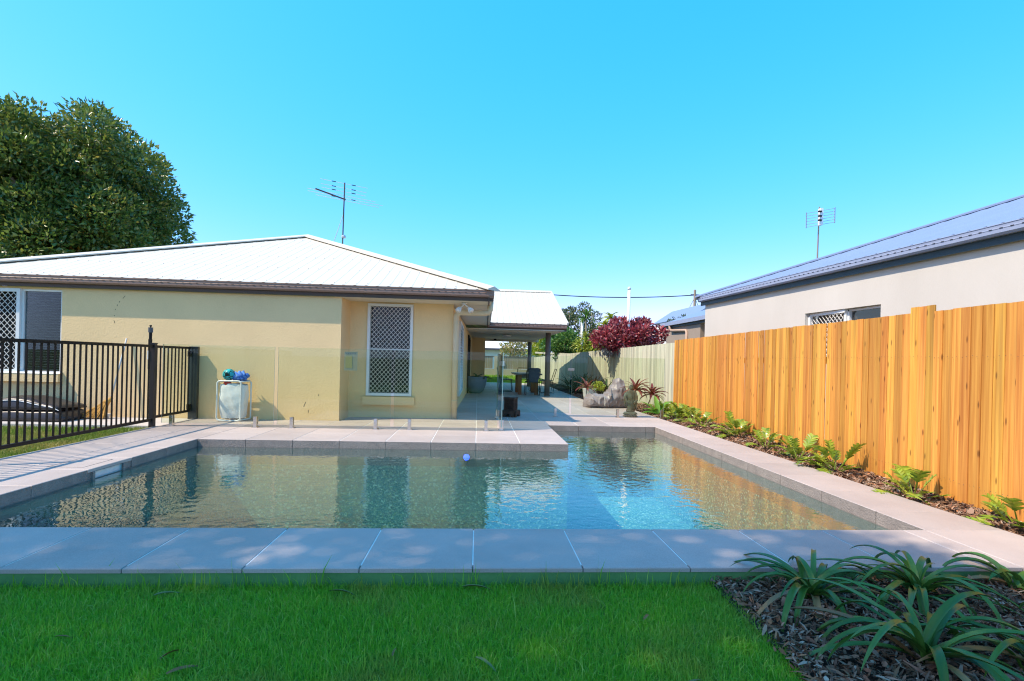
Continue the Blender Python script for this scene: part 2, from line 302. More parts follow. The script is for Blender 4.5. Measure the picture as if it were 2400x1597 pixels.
def watermat():
    m = bpy.data.materials.new('pool_water'); m.use_nodes = True; nt = m.node_tree; nt.nodes.clear(); L = nt.links.new
    o = _n(nt, 'ShaderNodeOutputMaterial'); tr = _n(nt, 'ShaderNodeBsdfTransparent'); tr.inputs[0].default_value = (.72,.97,.96,1)
    g = _n(nt, 'ShaderNodeBsdfGlossy'); g.inputs['Roughness'].default_value = .015; g.inputs['Color'].default_value = (1,1,1,1)
    tc = _n(nt, 'ShaderNodeTexCoord')
    mp = _n(nt, 'ShaderNodeMapping'); mp.inputs['Scale'].default_value = (1, 1.15, 1); L(tc.outputs['Object'], mp.inputs[0])
    n1 = _n(nt, 'ShaderNodeTexNoise'); n1.inputs['Scale'].default_value = 9; n1.inputs['Detail'].default_value = 2.5; n1.inputs['Distortion'].default_value = .5; L(mp.outputs[0], n1.inputs['Vector'])
    n2 = _n(nt, 'ShaderNodeTexNoise'); n2.inputs['Scale'].default_value = 1.4; n2.inputs['Detail'].default_value = 2; L(mp.outputs[0], n2.inputs['Vector'])
    ad = _n(nt, 'ShaderNodeMath', operation='MULTIPLY_ADD'); L(n2.outputs['Fac'], ad.inputs[0]); ad.inputs[1].default_value = 1.5; L(n1.outputs['Fac'], ad.inputs[2])
    bp = _n(nt, 'ShaderNodeBump'); bp.inputs['Strength'].default_value = .10; bp.inputs['Distance'].default_value = .03; L(ad.outputs[0], bp.inputs['Height'])
    fr = _n(nt, 'ShaderNodeFresnel'); fr.inputs[0].default_value = 1.33; L(bp.outputs[0], fr.inputs['Normal']); L(bp.outputs[0], g.inputs['Normal'])
    fm = _n(nt, 'ShaderNodeMath', operation='MULTIPLY', use_clamp=True); fm.inputs[1].default_value = 1.65; L(fr.outputs[0], fm.inputs[0])
    ms = _n(nt, 'ShaderNodeMixShader'); df = _n(nt, 'ShaderNodeBsdfDiffuse'); df.inputs[0].default_value = (.05,.30,.31,1); mw = _n(nt, 'ShaderNodeMixShader'); mw.inputs[0].default_value = .09   # fine suspended matter
    L(tr.outputs[0], mw.inputs[1]); L(df.outputs[0], mw.inputs[2]); L(fm.outputs[0], ms.inputs[0]); L(mw.outputs[0], ms.inputs[1]); L(g.outputs[0], ms.inputs[2]); L(ms.outputs[0], o.inputs[0])
    return m
mb = MB(); mb.add([(x,y,WZ) for x, y in outline], [(0,1,2,3,4,5)])
struct(obj('pool_water', mb.mesh('pool_water', watermat())))

# ------------------------------------------------------------------ paving: every tile its own piece
TCACHE = {}
def tile(parent, x0, x1, y0, y1, t=.03):
    g = .003; sx, sy = round(x1-x0-2*g, 3), round(y1-y0-2*g, 3)
    if sx < .03 or sy < .03: return
    key = (sx, sy, t)
    if key not in TCACHE:
        b = MB(); c = .004; a, d = sx/2, sy/2
        b.add([(-a,-d,-t),(a,-d,-t),(a,d,-t),(-a,d,-t),(-a,-d,-c),(a,-d,-c),(a,d,-c),(-a,d,-c)], [(0,1,5,4),(1,2,6,5),(2,3,7,6),(3,0,4,7),(0,3,2,1)], 1 if t > .05 else 0)
        b.add([(-a,-d,-c),(a,-d,-c),(a,d,-c),(-a,d,-c),(-a+c,-d+c,0),(a-c,-d+c,0),(a-c,d-c,0),(-a+c,d-c,0)], [(0,1,5,4),(1,2,6,5),(2,3,7,6),(3,0,4,7),(4,5,6,7)], 0)
        TCACHE[key] = b.mesh('tile', [PAVE, EDGE])
    obj('tile', TCACHE[key], parent, loc=((x0+x1)/2, (y0+y1)/2, 0))
def grout(name, rects, mat=GROUT, z0=-.13, z1=-.0035):
    b = MB()
    for x0, x1, y0, y1 in rects: b.box(x0, x1, y0, y1, z0, z1)
    return struct(obj(name, b.mesh(name, mat)))
FO = 2.765; RX = 3.77; LX = -4.8
cop = grout('pool_coping', [(LX,RX,FO+.052,PY0-.03), (PX1+.03,RX-.01,PY0-.03,PY2), (PX0-.6,PX0-.03,PY0-.03,PY1+.3)])
xs = [LX] + [-4.2+.6*i for i in range(13)] + [PX1, RX]
for a, b_ in zip(xs[:-1], xs[1:]): tile(cop, a, b_, FO, PY0, .024)
ys = [PY0, 3.87] + [3.87+.645*i for i in range(1, 8)] + [PY2]
for a, b_ in zip(ys[:-1], ys[1:]): tile(cop, PX1, RX, a, b_, .1)
SKY0, SKY1 = 5.05, 5.66          # the piece over the skimmer mouth is thinner
ysl = [PY0, 4.44, SKY0, SKY1, 6.27, PY1]
for a, b_ in zip(ysl[:-1], ysl[1:]): tile(cop, PX0-.6, PX0, a, b_, .03 if a == SKY0 else .1)
deck = grout('pool_deck', [(LX,PX0-.6,PY0-.03,9.09), (PX0-.6,PXM-.03,PY1+.03,9.09), (PXM-.03,RX-.01,PY2+.03,9.09)])
ysd = [PY0+.612*i for i in range(6)]
for a, b_ in zip(ysd[:-1], ysd[1:]): tile(deck, LX, PX0-.6, a, b_)
ysf = [PY1-.03, 7.53, 8.13, 8.73, 9.09]; ysf[0] = PY1
xsf = [LX, -4.2, PX0] + [-3.0+.6*i for i in range(7)] + [PXM]
for i, (a, b_) in enumerate(zip(ysf[:-1], ysf[1:])):
    for c, d in zip(xsf[:-1], xsf[1:]): tile(deck, c, d, a, b_, .1 if (i == 0 or d == PXM) and a < 8.9 else .03)
tile(deck, LX, PX0-.6, ysd[-1], PY1)
patio = grout('patio_paving', [(-2.35,RX-.01,9.09,14.6), (-.6,3.18,14.6,25.5)])
ysp = [9.09]+[9.57+.6*i for i in range(27)]
xsp = [PXM, 1.8, 2.4, 3.0, PX1, RX]
for c, d in zip(xsp[:-1], xsp[1:]): tile(cop, c, d, PY2, 9.57, .1)
xl = [-2.34, -1.8, -1.2, -.6, 0, .6, PXM]
for c, d in zip(xl[:-1], xl[1:]): tile(patio, c, d, 9.09, 9.57 if c >= -.6 else 9.71)
for a, b_ in zip(ysp[1:-1], ysp[2:]):
    e = RX if b_ < 14.7 else 3.18
    cols = [-.6, 0, .6, 1.2, 1.8, 2.4, 3.0] + ([RX] if e == RX else [3.18])
    for c, d in zip(cols[:-1], cols[1:]): tile(patio, c, d, a, b_)
b = MB(); b.box(LX-.0, RX, FO+.008, FO+.05, -.16, -.026)
struct(obj('slab_edge', b.mesh('slab_edge', SLABEDGE)))
slab = grout('house_path', [(-13, LX-.01, 8.1, 9.09)], CONC, -.13, -.004)

# skimmer: mouth in the left wall and the lid line on the coping
t = thing('skimmer_box', 'white skimmer mouth in the left pool wall at the waterline', 'skimmer', (PX0-.1, 5.35, -.2))
TEAL = mk('skimmer_plastic_teal_glow', (.35,.55,.56), (.3,.5,.52), rough=.4)  # pale plastic, with the teal glow of light coming through put into its colour
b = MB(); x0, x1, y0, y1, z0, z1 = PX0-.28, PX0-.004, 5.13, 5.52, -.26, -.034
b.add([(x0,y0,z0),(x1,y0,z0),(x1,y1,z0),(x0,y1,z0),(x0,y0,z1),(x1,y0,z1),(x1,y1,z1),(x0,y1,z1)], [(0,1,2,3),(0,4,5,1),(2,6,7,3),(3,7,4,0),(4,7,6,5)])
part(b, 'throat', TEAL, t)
b = MB()
b.box(PX0-.012,PX0+.008,5.10,5.13,-.27,-.034); b.box(PX0-.012,PX0+.008,5.52,5.55,-.27,-.034); b.box(PX0-.012,PX0+.008,5.13,5.52,-.27,-.255)
b.box(PX0-.3,PX0-.012,SKY0,5.129,-.1,-.032); b.box(PX0-.3,PX0-.012,5.521,SKY1,-.1,-.032)
part(b, 'frame', EDGE, t)
b = MB()
for a in ((PX0-.45,PX0-.445,5.15,5.55),(PX0-.12,PX0-.115,5.15,5.55),(PX0-.445,PX0-.12,5.15,5.155),(PX0-.445,PX0-.12,5.545,5.55)): b.box(*a, .0005, .0022)
part(b, 'lid_rim', EDGE, t)
# pool light, lit blue
t = thing('pool_light', 'round pool light glowing blue under water on the far wall', 'pool light', (0.0, PY1, -.24))
EM = bpy.data.materials.new('blue_lamp_glow'); EM.use_nodes = True
_b = EM.node_tree.nodes['Principled BSDF']; _b.inputs['Base Color'].default_value = (.1,.15,.8,1); _b.inputs['Emission Color'].default_value = (.03,.07,1,1); _b.inputs['Emission Strength'].default_value = 3.0
b = MB(); b.lathe([(.001,-.012),(.035,-.010),(.042,0)], n=20); b.v = [(x-.12, PY1-.03+z, y-.19) for x, y, z in b.v]; part(b, 'lens', EM, t)
b = MB(); b.lathe([(.044,.004),(.06,.004),(.064,.03),(.044,.03)], n=20); b.v = [(x-.12, PY1-.034+z, y-.19) for x, y, z in b.v]; part(b, 'rim', STEEL, t)

# ------------------------------------------------------------------ main house
H = thing('house', 'cream rendered bungalow with off-white steel hip roof and brown gutters', 'house', (-2.4, 9.1, 0))
b = MB()
# left block front wall with the window opening (X -8.75..-6.97, Z .71..2.10)
WY = 9.1; WT = 2.145
b.box(-13, -8.75, WY, WY+.2, -.13, WT); b.box(-8.75, -6.97, WY, WY+.2, -.13, .71); b.box(-8.75, -6.97, WY, WY+.2, 2.115, WT); b.box(-6.97, -2.38, WY, WY+.2, -.13, WT)
part(b, 'wall', WALL, H)
b = MB(); b.box(-2.58, -2.382, WY+.2, 9.72, -.13, WT); part(b, 'wall', WALL, H)
RY = 9.72
b = MB(); b.box(-2.382, -2.06, RY, RY+.2, -.13, WT); b.box(-2.06, -1.22, RY, RY+.2, -.13, .40); b.box(-2.06, -1.22, RY, RY+.2, 2.115, WT); b.box(-1.22, -.48, RY, RY+.2, -.13, WT)
part(b, 'wall', WALL, H)
def sx_(y): return -.48+.0187*(y-9.72)           # line of the side wall
b = MB()
def sidewall(y0, y1, z0, z1):
    b.add([(sx_(y0)-.2,y0,z0),(sx_(y0),y0,z0),(sx_(y1),y1,z0),(sx_(y1)-.2,y1,z0),(sx_(y0)-.2,y0,z1),(sx_(y0),y0,z1),(sx_(y1),y1,z1),(sx_(y1)-.2,y1,z1)],
          [(0,3,2,1),(4,5,6,7),(0,1,5,4),(1,2,6,5),(2,3,7,6),(3,0,4,7)])
sidewall(9.92, 11.6, -.13, 2.1); sidewall(11.6, 14.0, -.13, .28); sidewall(11.6, 14.0, 1.98, 2.1); sidewall(14.0, 17, -.13, 2.1); sidewall(17, 20, 1.93, 2.1); sidewall(20, 21.5, -.13, 2.1)
part(b, 'wall', WALL, H)
b = MB(); b.box(-.3, .29, 21.5, 27, -.13, 2.1); part(b, 'wall', WALL, H)
# soffits
b = MB(); b.box(-2.5, .22, 9.07, 9.72, WT-.003, WT+.012); b.add([(-.6,9.72,WT-.003),(.22,9.72,WT-.003),(.33,15.3,WT-.003),(-.5,15.3,WT-.003),(-.6,9.72,WT+.01),(.22,9.72,WT+.01),(.33,15.3,WT+.01),(-.5,15.3,WT+.01)],
      [(0,3,2,1),(4,5,6,7),(0,1,5,4),(1,2,6,5),(2,3,7,6),(3,0,4,7)])
part(b, 'soffit', SOFFIT, H)
b = MB(); b.box(-.5, 2.56, 15.27, 22.7, 2.03, 2.05); part(b, 'veranda_ceiling', SOFFIT, H)
# gutters and fascia
def gutter(a, c, z0, z1, out, name='gutter', mat=GUT, slots=True, slotmat=DARKIN, fas=GUTD, fz=.065, depth=.075):
    """box gutter along a-c on the side 'out', a rolled lip, overflow slots and the fascia below"""
    a = Vector(a); c = Vector(c); o = Vector(out).normalized(); d = (c-a).normalized(); L = (c-a).length
    g = MB()
    prof = [(0,z0),(-.012,z0+.004),(depth*.55,z0),(depth,z0+.02),(depth,z1-.012),(depth+.006,z1),(depth-.008,z1+.004),(depth-.012,z1-.02),(0,z1-.02)]
    prof = [(0,z0),(depth*.7,z0),(depth,z0+.025),(depth,z0+(z1-z0)*.52),(depth+.004,z0+(z1-z0)*.56),(depth+.004,z0+(z1-z0)*.62),(depth,z0+(z1-z0)*.66),(depth,z1-.012),(depth+.007,z1-.008),(depth+.005,z1),(depth-.01,z1),(depth-.012,z1-.03),(0,z1-.03)]
    rings = [[(*(p+o*u).to_2d(), z) for u, z in prof] for p in (a, c)]
    g.loft(rings); G = part(g, name, mat, H if mat is GUT else NH); fix_normals(G.data)
    if slots:
        s = MB(); n = int(L/.115); zc = z0+(z1-z0)*.59
        for i in range(n):
            p = a+d*(.06+i*.115)+o*(depth+.0055); s.bar(p+Vector((0,0,zc)), p+d*.035+Vector((0,0,zc)), .003, .008)
        sp = struct(part(s, 'overflow_slots', slotmat, G), 'stuff')
    f = MB(); f.bar(a-o*.012+Vector((0,0,z0-fz/2+.01)), c-o*.012+Vector((0,0,z0-fz/2+.01)), .022, fz+.02); part(f, 'fascia', fas, H if mat is GUT else NH)
gutter((-9.4,9.03,0), (.25,9.03,0), 2.21, 2.327, (0,-1,0))
gutter((.178,8.98,0), (.268,15.2,0), 2.195, 2.315, (1,0,0))
gutter((.27,15.27,0), (2.63,15.27,0), 2.095, 2.215, (0,-1,0), fz=.075)
# roof: front hip face as separate ribbed sheets
RZ, TP = 2.335, .393; EX0, EX1, EY = -9.22, .255, 8.965
def hiplen(x): return max(0, min(EX1-x, x-EX0))
RO = part(MB().add([(EX0,EY+.02,RZ-.03),(EX1,EY+.02,RZ-.03),((EX0+EX1)/2,EY+(EX1-EX0)/2,RZ-.03+TP*(EX1-EX0)/2)], [(0,1,2)]), 'roof', ROOF, H)
prof = [(0,0),(.014,.006),(.040,.006),(.054,0)]     # one rib
x = EX0+.03; PIT = .19
while x < EX1-.05:
    b = MB(); cols = []
    for k in range(4):
        for u, h in prof: cols.append((x+k*PIT+u, h))
    cols.append((x+4*PIT-.001, 0))
    cols = [(min(cx, EX1), h) for cx, h in cols]
    vs_ = []; fs = []
    for cx, h in cols:
        l = hiplen(cx); vs_ += [(cx, EY, RZ+h), (cx, EY+l, RZ+h+TP*l)]
    for i in range(len(cols)-1): fs.append((2*i, 2*i+2, 2*i+3, 2*i+1))
    b.add(vs_, fs); part(b, 'roof_sheet', ROOF, RO); x += 4*PIT
b = MB(); x = EX0+.03+.03
while x < EX1-.2:
    for t_ in (.12, 1.1, 2.1, 3.1, 4.1):
        if t_ < hiplen(x)-.15: b.lathe([(.007,0),(.007,.006)], (x, EY+t_, RZ+TP*t_+.006), n=5)
    x += PIT
struct(part(b, 'roof_screws', GALV, RO), 'stuff')
AX, AY, AZ = (EX0+EX1)/2, EY+(EX1-EX0)/2, RZ+TP*(EX1-EX0)/2
b = MB(); BK = 26
b.add([(EX1,EY,RZ),(EX1+.1,BK,RZ),(AX,BK,AZ),(AX,AY,AZ)], [(0,1,2,3)]); b.add([(EX0,EY,RZ),(EX0,BK,RZ),(AX,BK,AZ),(AX,AY,AZ)], [(3,2,1,0)])
part(b, 'roof_slope', ROOF, RO)
for p, q in (((EX1,EY,RZ),(AX,AY,AZ)), ((EX0,EY,RZ),(AX,AY,AZ)), ((AX,AY,AZ),(AX,BK,AZ))):
    b = MB(); p = Vector(p); q = Vector(q); d = (q-p).normalized(); s = d.cross(Vector((0,0,1))).normalized()
    rr = [[tuple(e+s*u+Vector((0,0,z))) for u, z in ((-.15,-.010),(-.15,.012),(-.03,.055),(0,.066),(.03,.055),(.15,.012),(.15,-.010))] for e in (p, q)]
    b.loft(rr); rc = part(b, 'ridge_cap', ROOF, RO); fix_normals(rc.data)
# veranda roof: gable running out to the right
VX0, VX1, VYE, VYR, VZ = -1.2, 2.66, 15.205, 19.0, 2.225; VP = .385
for side in (1, -1):
    ye = VYE if side == 1 else 2*VYR-VYE
    x = VX0
    while x < VX1-.05:
        b = MB(); cols = []
        for k in range(4):
            for u, h in prof: cols.append((min(x+k*PIT+u, VX1), h))
        cols.append((min(x+4*PIT-.001, VX1), 0)); vs_ = []; fs = []
        for cx, h in cols: vs_ += [(cx, ye, VZ+h), (cx, VYR, VZ+h+VP*(VYR-VYE))]
        for i in range(len(cols)-1): fs.append((2*i, 2*i+2, 2*i+3, 2*i+1))
        b.add(vs_, fs); part(b, 'roof_sheet', ROOF, RO); x += 4*PIT
b = MB(); zr = VZ+VP*(VYR-VYE)
b.loft([[(xx,VYR+u,zr+z) for u, z in ((-.15,-.04),(-.15,-.02),(-.03,.05),(.03,.05),(.15,-.02),(.15,-.04))] for xx in (VX0, VX1)]); rc = part(b, 'ridge_cap', ROOF, RO); fix_normals(rc.data)
for y0, y1 in ((VYE, VYR), (2*VYR-VYE, VYR)):
    b = MB(); b.bar((VX1-.01,y0,VZ+.012),(VX1-.01,y1,zr+.012), .05, .07); part(b, 'barge_cap', ROOF, RO)
b = MB(); b.prism([(VYE+.1,VZ-.13),(2*VYR-VYE-.1,VZ-.13),(2*VYR-VYE-.1,VZ-.03),(VYR,zr-.03),(VYE+.1,VZ-.03)], 'x', 2.52, 2.56); gw = part(b, 'gable_wall', SOFFIT, H); fix_normals(gw.data)
for y in (16.4, 22.3):
    b = MB(); b.lathe([(.085,0),(.085,2.03)], (2.235, y, 0), n=24); b.lathe([(.1,0),(.1,.03),(.088,.032)], (2.235, y, 0), n=24)
    part(b, 'veranda_post', POSTM, H, True)
b = MB(); b.box(.295, 2.6, 22.2, 22.38, 1.93, 2.2); part(b, 'beam', SOFFIT, H)
b = MB(); b.bar((.75,22.19,2.09),(.75,22.19,1.97), .02, .11, (0,1,0)); b2 = MB(); b2.box(.66,.77,22.05,22.195,1.97,2.16); part(b2, 'wall_speaker', BLACK, H)
b = MB(); b.lathe([(.02,0),(.16,-.02),(.17,-.05),(.1,-.09),(.01,-.1)], (1.0,18.2,2.03), n=16); part(b, 'ceiling_light', WHITE, H, True)
# windows
def lattice(x0, x1, z0, z1, y, nx, mat, parent, th=.006, wd=.0105):
    """diamond security grille, crossing strands clipped to the opening"""
    b = MB(); p = (x1-x0)/nx; q = p*1.12; W = x1-x0; Hh = z1-z0; k = Hh/W
    for s in (1, -1):
        n = int((W/p)+(Hh/q))+2
        for i in range(-n, n+1):
            # line: x = i*p + s * (z)*(p/q)
            pts = []
            for z in (0, Hh): pts.append([i*p+s*z*p/q, z])
            (xa, za), (xb, zb) = pts; ts = [0, 1]
            if abs(xb-xa) < 1e-9: continue
            t0 = (0-xa)/(xb-xa); t1 = (W-xa)/(xb-xa); lo, hi = max(0, min(t0, t1)), min(1, max(t0, t1))
            if hi-lo < 1e-3: continue
            P = lambda t: (x0+xa+(xb-xa)*t, y+(.002 if s > 0 else -.002), z0+za+(zb-za)*t)
            b.bar(P(lo), P(hi), th, wd, (0,1,0))
    return part(b, 'security_mesh', mat, parent)
def frame(b, x0, x1, z0, z1, y0, y1, w_):
    b.box(x0, x1, y0, y1, z0, z0+w_); b.box(x0, x1, y0, y1, z1-w_, z1); b.box(x0, x0+w_, y0, y1, z0+w_, z1-w_); b.box(x1-w_, x1, y0, y1, z0+w_, z1-w_)
b = MB(); frame(b, -2.058, -1.222, .402, 2.113, RY-.03, RY+.05, .05); W1 = part(b, 'window', WHITE, H)
b = MB(); b.box(-2.01, -1.27, RY+.075, RY+.085, .45, 2.065); part(b, 'pane', PANE, W1)
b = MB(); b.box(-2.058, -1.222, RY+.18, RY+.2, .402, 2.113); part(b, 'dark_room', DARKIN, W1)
b = MB(); b.box(-2.01, -1.27, RY+.03, RY+.055, 1.255, 1.28); part(b, 'transom', WHITE, W1)
lattice(-2.01, -1.27, .45, 2.065, RY-.012, 9.5, MESHW, W1)
b = MB(); b.box(-2.115, -1.165, RY-.06, RY+.0, .235, .385); part(b, 'sill', WALL, H)
b = MB(); frame(b, -8.748, -7.63, .712, 2.113, WY-.01, WY+.06, .055); frame(b, -7.628, -6.972, .712, 2.113, WY+.03, WY+.09, .035); W2 = part(b, 'window', WHITE, H)
lattice(-8.69, -7.69, .77, 2.06, WY+.0, 11, MESHW, W2)
b = MB(); b.box(-7.595, -7.005, WY+.055, WY+.062, .75, 2.08); part(b, 'pane', glassmat('window_glass_shiny', (.75,.8,.82), refl=.6), W2)
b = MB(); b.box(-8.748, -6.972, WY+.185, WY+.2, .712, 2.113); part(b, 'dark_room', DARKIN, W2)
BL = mk('blind_slat', (.42,.42,.40), (.36,.36,.34), rough=.6)
sm = MB().bar((-7.59,0,0), (-7.01,0,0), .030, .002, (0,.16,1)).mesh('slat', BL)
for i in range(31):
    o = obj('slat', sm, W2, loc=(0, WY+.10, .77+i*.043)); o.matrix_parent_inverse = Matrix.Translation(-WORLD[H.name])*1 if False else Matrix.Identity(4)
b = MB(); b.box(-8.8, -6.94, WY-.09, WY-.0, .57, .705); part(b, 'sill', WALL, H)
b = MB(); b.add([(-8.8,WY-.095,.706),(-6.93,WY-.095,.706),(-6.93,WY+.0,.73),(-8.8,WY+.0,.73)], [(0,1,2,3)]); part(b, 'sill_flashing', WHITE, H)
# side wall: louvre window and sliding door
b = MB()
for y0, y1 in ((11.6,11.66),(13.94,14.0)): b.box(sx_(12.8)-.05, sx_(12.8)+.03, y0, y1, .28, 1.98)
b.box(sx_(12.8)-.05, sx_(12.8)+.03, 11.66, 13.94, .28, .34); b.box(sx_(12.8)-.05, sx_(12.8)+.03, 11.66, 13.94, 1.92, 1.98)
W3 = part(b, 'window', WHITE, H)
lm = MB().bar((0,-1.14,0), (0,1.14,0), .075, .008, (.7,0,.7)).mesh('louvre', WHITE)
for i in range(22): obj('louvre', lm, W3, loc=(sx_(12.8)-.015, 12.8, .375+i*.071))
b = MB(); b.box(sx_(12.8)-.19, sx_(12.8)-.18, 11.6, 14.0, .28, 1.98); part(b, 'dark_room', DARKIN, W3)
b = MB()
for y0, y1 in ((17.0,17.06),(18.47,18.53),(19.94,20.0)): b.box(sx_(18.5)-.06, sx_(18.5)+.02, y0, y1, 0, 1.93)
b.box(sx_(18.5)-.06, sx_(18.5)+.02, 17.06, 19.94, 1.87, 1.93); D1 = part(b, 'sliding_door', BLACK, H)
b = MB(); b.box(sx_(18.5)-.03, sx_(18.5)-.02, 17.0, 20, 0, 1.93); part(b, 'pane', PANE, D1)
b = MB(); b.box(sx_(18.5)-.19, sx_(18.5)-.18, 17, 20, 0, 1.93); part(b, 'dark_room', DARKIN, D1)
# downpipe, spotlights, tap box
b = MB(); el = [(-.42,9.655,0),(-.42,9.655,1.9)]+[(-.42+.09*(1-math.cos(a)), 9.655, 1.9+.09*math.sin(a)) for a in (.4,.8,1.2,1.57)]+[(.1,9.655,1.99),(.17,9.655,2.0),(.205,9.655,2.05),(.215,9.655,2.2)]
b.tube(el, .055, 14); DP = part(b, 'downpipe', CREAMP, H, True)
for z in (.33, 1.75): part(MB().lathe([(.058,0),(.061,.004),(.061,.016),(.058,.02)], (-.42,9.655,z), n=14), 'clip', CREAMP, DP)
b = MB(); b.lathe([(.05,0),(.05,.02)], (-.27,9.3,2.115), n=12); b.tube([(-.27,9.3,2.115),(-.31,9.27,2.06)], .012, 6); b.tube([(-.27,9.3,2.115),(-.2,9.27,2.06)], .012, 6)
SPT = part(b, 'spotlight', WHITE, H)
for xx, dx in ((-.325,-.05), (-.19,.05)):
    p = Vector((xx,9.25,2.05)); q = p+Vector((dx,-.06,-.07)); part(MB().tube([p,p+(q-p)*.2,p+(q-p)*.6,q], [.015,.03,.045,.055], 12), 'lamp_head', WHITE, SPT, True)
part(MB().box(sx_(15.2)+.001, sx_(15.2)+.05, 15.1, 15.35, .25, .5), 'meter_box', WALL, H)
# a few scuff marks on the wall
SC = mk('scuff', (.06,.05,.035), (.1,.08,.05), rough=.9)
b = MB()
for x, z, l, a in ((-6.0,2.0,.06,.9),(-6.06,1.93,.03,1.1),(-6.09,1.87,.025,1.3),(-6.12,1.80,.02,1.4),(-6.13,1.7,.015,1.5),(-6.12,1.58,.05,1.9),(-2.98,.23,.09,1.2),(-2.9,.13,.05,1.6),(-2.74,.42,.04,1.2)):
    b.bar((x,WY-.001,z),(x+l*math.cos(a),WY-.001,z+l*math.sin(a)), .007, .002, (0,1,0))
part(b, 'scuff_marks', SC, H)
# rooftop: antenna and whirlybird
t = thing('tv_antenna', 'tall rooftop TV antenna with many thin horizontal rods on the cream roof', 'antenna', (-3.55,13.5,3.75))
mast = (-3.55,13.5); top = 5.58
part(MB().tube([(mast[0],mast[1],3.7),(mast[0]+.02,mast[1],top)], .017, 8), 'mast', GALV, t)
part(MB().tube([(mast[0]-.28,13.5,3.85),(mast[0],13.5,4.75)], .008, 6), 'stay', ALU, t)
bd = Vector((.2,-.98,0))
part(MB().bar((mast[0]-.62,13.2,5.30),(mast[0]+.04,13.55,5.16), .03, .03), 'boom', GALV, t)
for i, (dz, l, o_) in enumerate(((0,.60,0),(-.12,.58,0),(-.21,.56,0),(-.30,.86,-.05),(-.38,.95,.05),(-.45,.80,.1))):
    rd = part(MB().tube([(mast[0]-l+o_,13.5,top-.02+dz+l*.16),(mast[0]+l+o_,13.5,top-.02+dz-l*.16)], .006, 5), 'rod', ALU, t)
    if i in (0,1,2,4):
        for s in (-1, 1): part(MB().tube([(mast[0]+s*.2,13.495,top-.02+dz-s*.032),(mast[0]+s*.3,13.495,top-.02+dz-s*.048)], .011, 6), 'coil', BLACK, rd)
part(MB().lathe([(.05,0),(.06,.03),(.05,.07)], (mast[0]+.03,13.48,4.15), n=10), 'junction_box', ALU, t)
t = thing('roof_ventilator', 'small dark dome ventilator peeking over the right hip of the cream roof', 'ventilator', (-1.08,13.0,2.85))
part(MB().lathe([(.1,0),(.1,.28)], (-1.08,13,2.83), n=16), 'shaft', ROOF, t)
part(MB().lathe([(.12,0),(.17,.06),(.17,.12),(.1,.2),(.01,.22)], (-1.08,13,3.11), n=20), 'dome', GALV, t, True)

# ------------------------------------------------------------------ black pool fence and gate, left
PF = thing('pool_fence', 'black metal bar pool fence along the left lawn edge', 'fence', (-4.8, 5.5, 0))
FX = -4.82
part(MB().box(FX-.019, FX+.019, 2.6, 7.97, 1.18, 1.218), 'top_rail', BLACK, PF)
part(MB().box(FX-.019, FX+.019, 2.6, 7.97, .085, .123), 'bottom_rail', BLACK, PF)
pm = MB().box(-.008,.008,-.008,.008,.123,1.18).mesh('picket', BLACK)
y = 2.66; yb = []
while y < 7.93: obj('picket', pm, PF, loc=(FX-PF.location.x, y-PF.location.y, 0)); y += .0935
part(MB().box(FX-.025, FX+.025, 5.08, 5.13, -.13, 1.22).box(FX-.028,FX+.028,5.077,5.133,1.22,1.235), 'post', BLACK, PF)
part(MB().box(FX-.025, FX+.025, 2.6, 2.65, -.13, 1.22), 'post', BLACK, PF)
b = MB(); b.box(FX-.032, FX+.032, 7.97, 8.035, -.13, 1.235); b.box(FX-.036,FX+.036,7.966,8.039,1.235,1.247); part(b, 'post', mk('post_brown_black', (.03,.022,.02), (.024,.018,.016), rough=.4), PF)
PG = thing('pool_gate', 'narrow black bar gate between the latch post and the house wall', 'gate', (-4.8, 8.5, 0))
part(MB().box(FX-.018, FX+.018, 8.05, 8.97, 1.175, 1.212), 'top_rail', BLACK, PG)
part(MB().box(FX-.018, FX+.018, 8.05, 8.97, .12, .157), 'bottom_rail', BLACK, PG)
pm2 = MB().box(-.008,.008,-.008,.008,.157,1.175).mesh('picket', BLACK)
for i in range(10): obj('picket', pm2, PG, loc=(FX-PG.location.x, 8.075+i*.096-PG.location.y, 0))
b = MB(); b.box(FX-.03, FX+.11, 9.0, 9.06, -.004, 1.22); part(b, 'hinge_post', mk('hinge_post_black', (.015,.02,.024), (.02,.026,.03), rough=.25, spec=.6), PG)
for z in (.16, 1.05): part(MB().box(FX-.03, FX+.02, 8.955, 8.998, z, z+.09), 'hinge', BLACK, PG)
LT = thing('gate_latch', 'tall black lockable latch tube standing above the gate post', 'latch', (-4.86, 7.98, .95))
part(MB().box(FX-.065,FX-.034,7.975,8.02,.86,1.30), 'body', BLACK, LT)
b = MB(); b.tube([(FX-.05,8.0,1.2),(FX-.05,8.0,1.40)], .021, 10); part(b, 'tube', BLACK, LT)
b = MB(); b.tube([(FX-.05,8.0,1.40),(FX-.05,8.0,1.475)], .031, 12); part(b, 'cap', mk('latch_grey', (.11,.11,.115), (.09,.09,.095), rough=.5), LT)
part(MB().tube([(FX-.05,8.0,1.475),(FX-.05,8.0,1.487),(FX-.05,8.0,1.493),(FX-.05,8.0,1.51)], [.009,.009,.018,.015], 10), 'pull_knob', BLACK, LT)
part(MB().box(FX-.066,FX-.036,7.96,7.974,1.0,1.13), 'instruction_label', WHITE, LT)

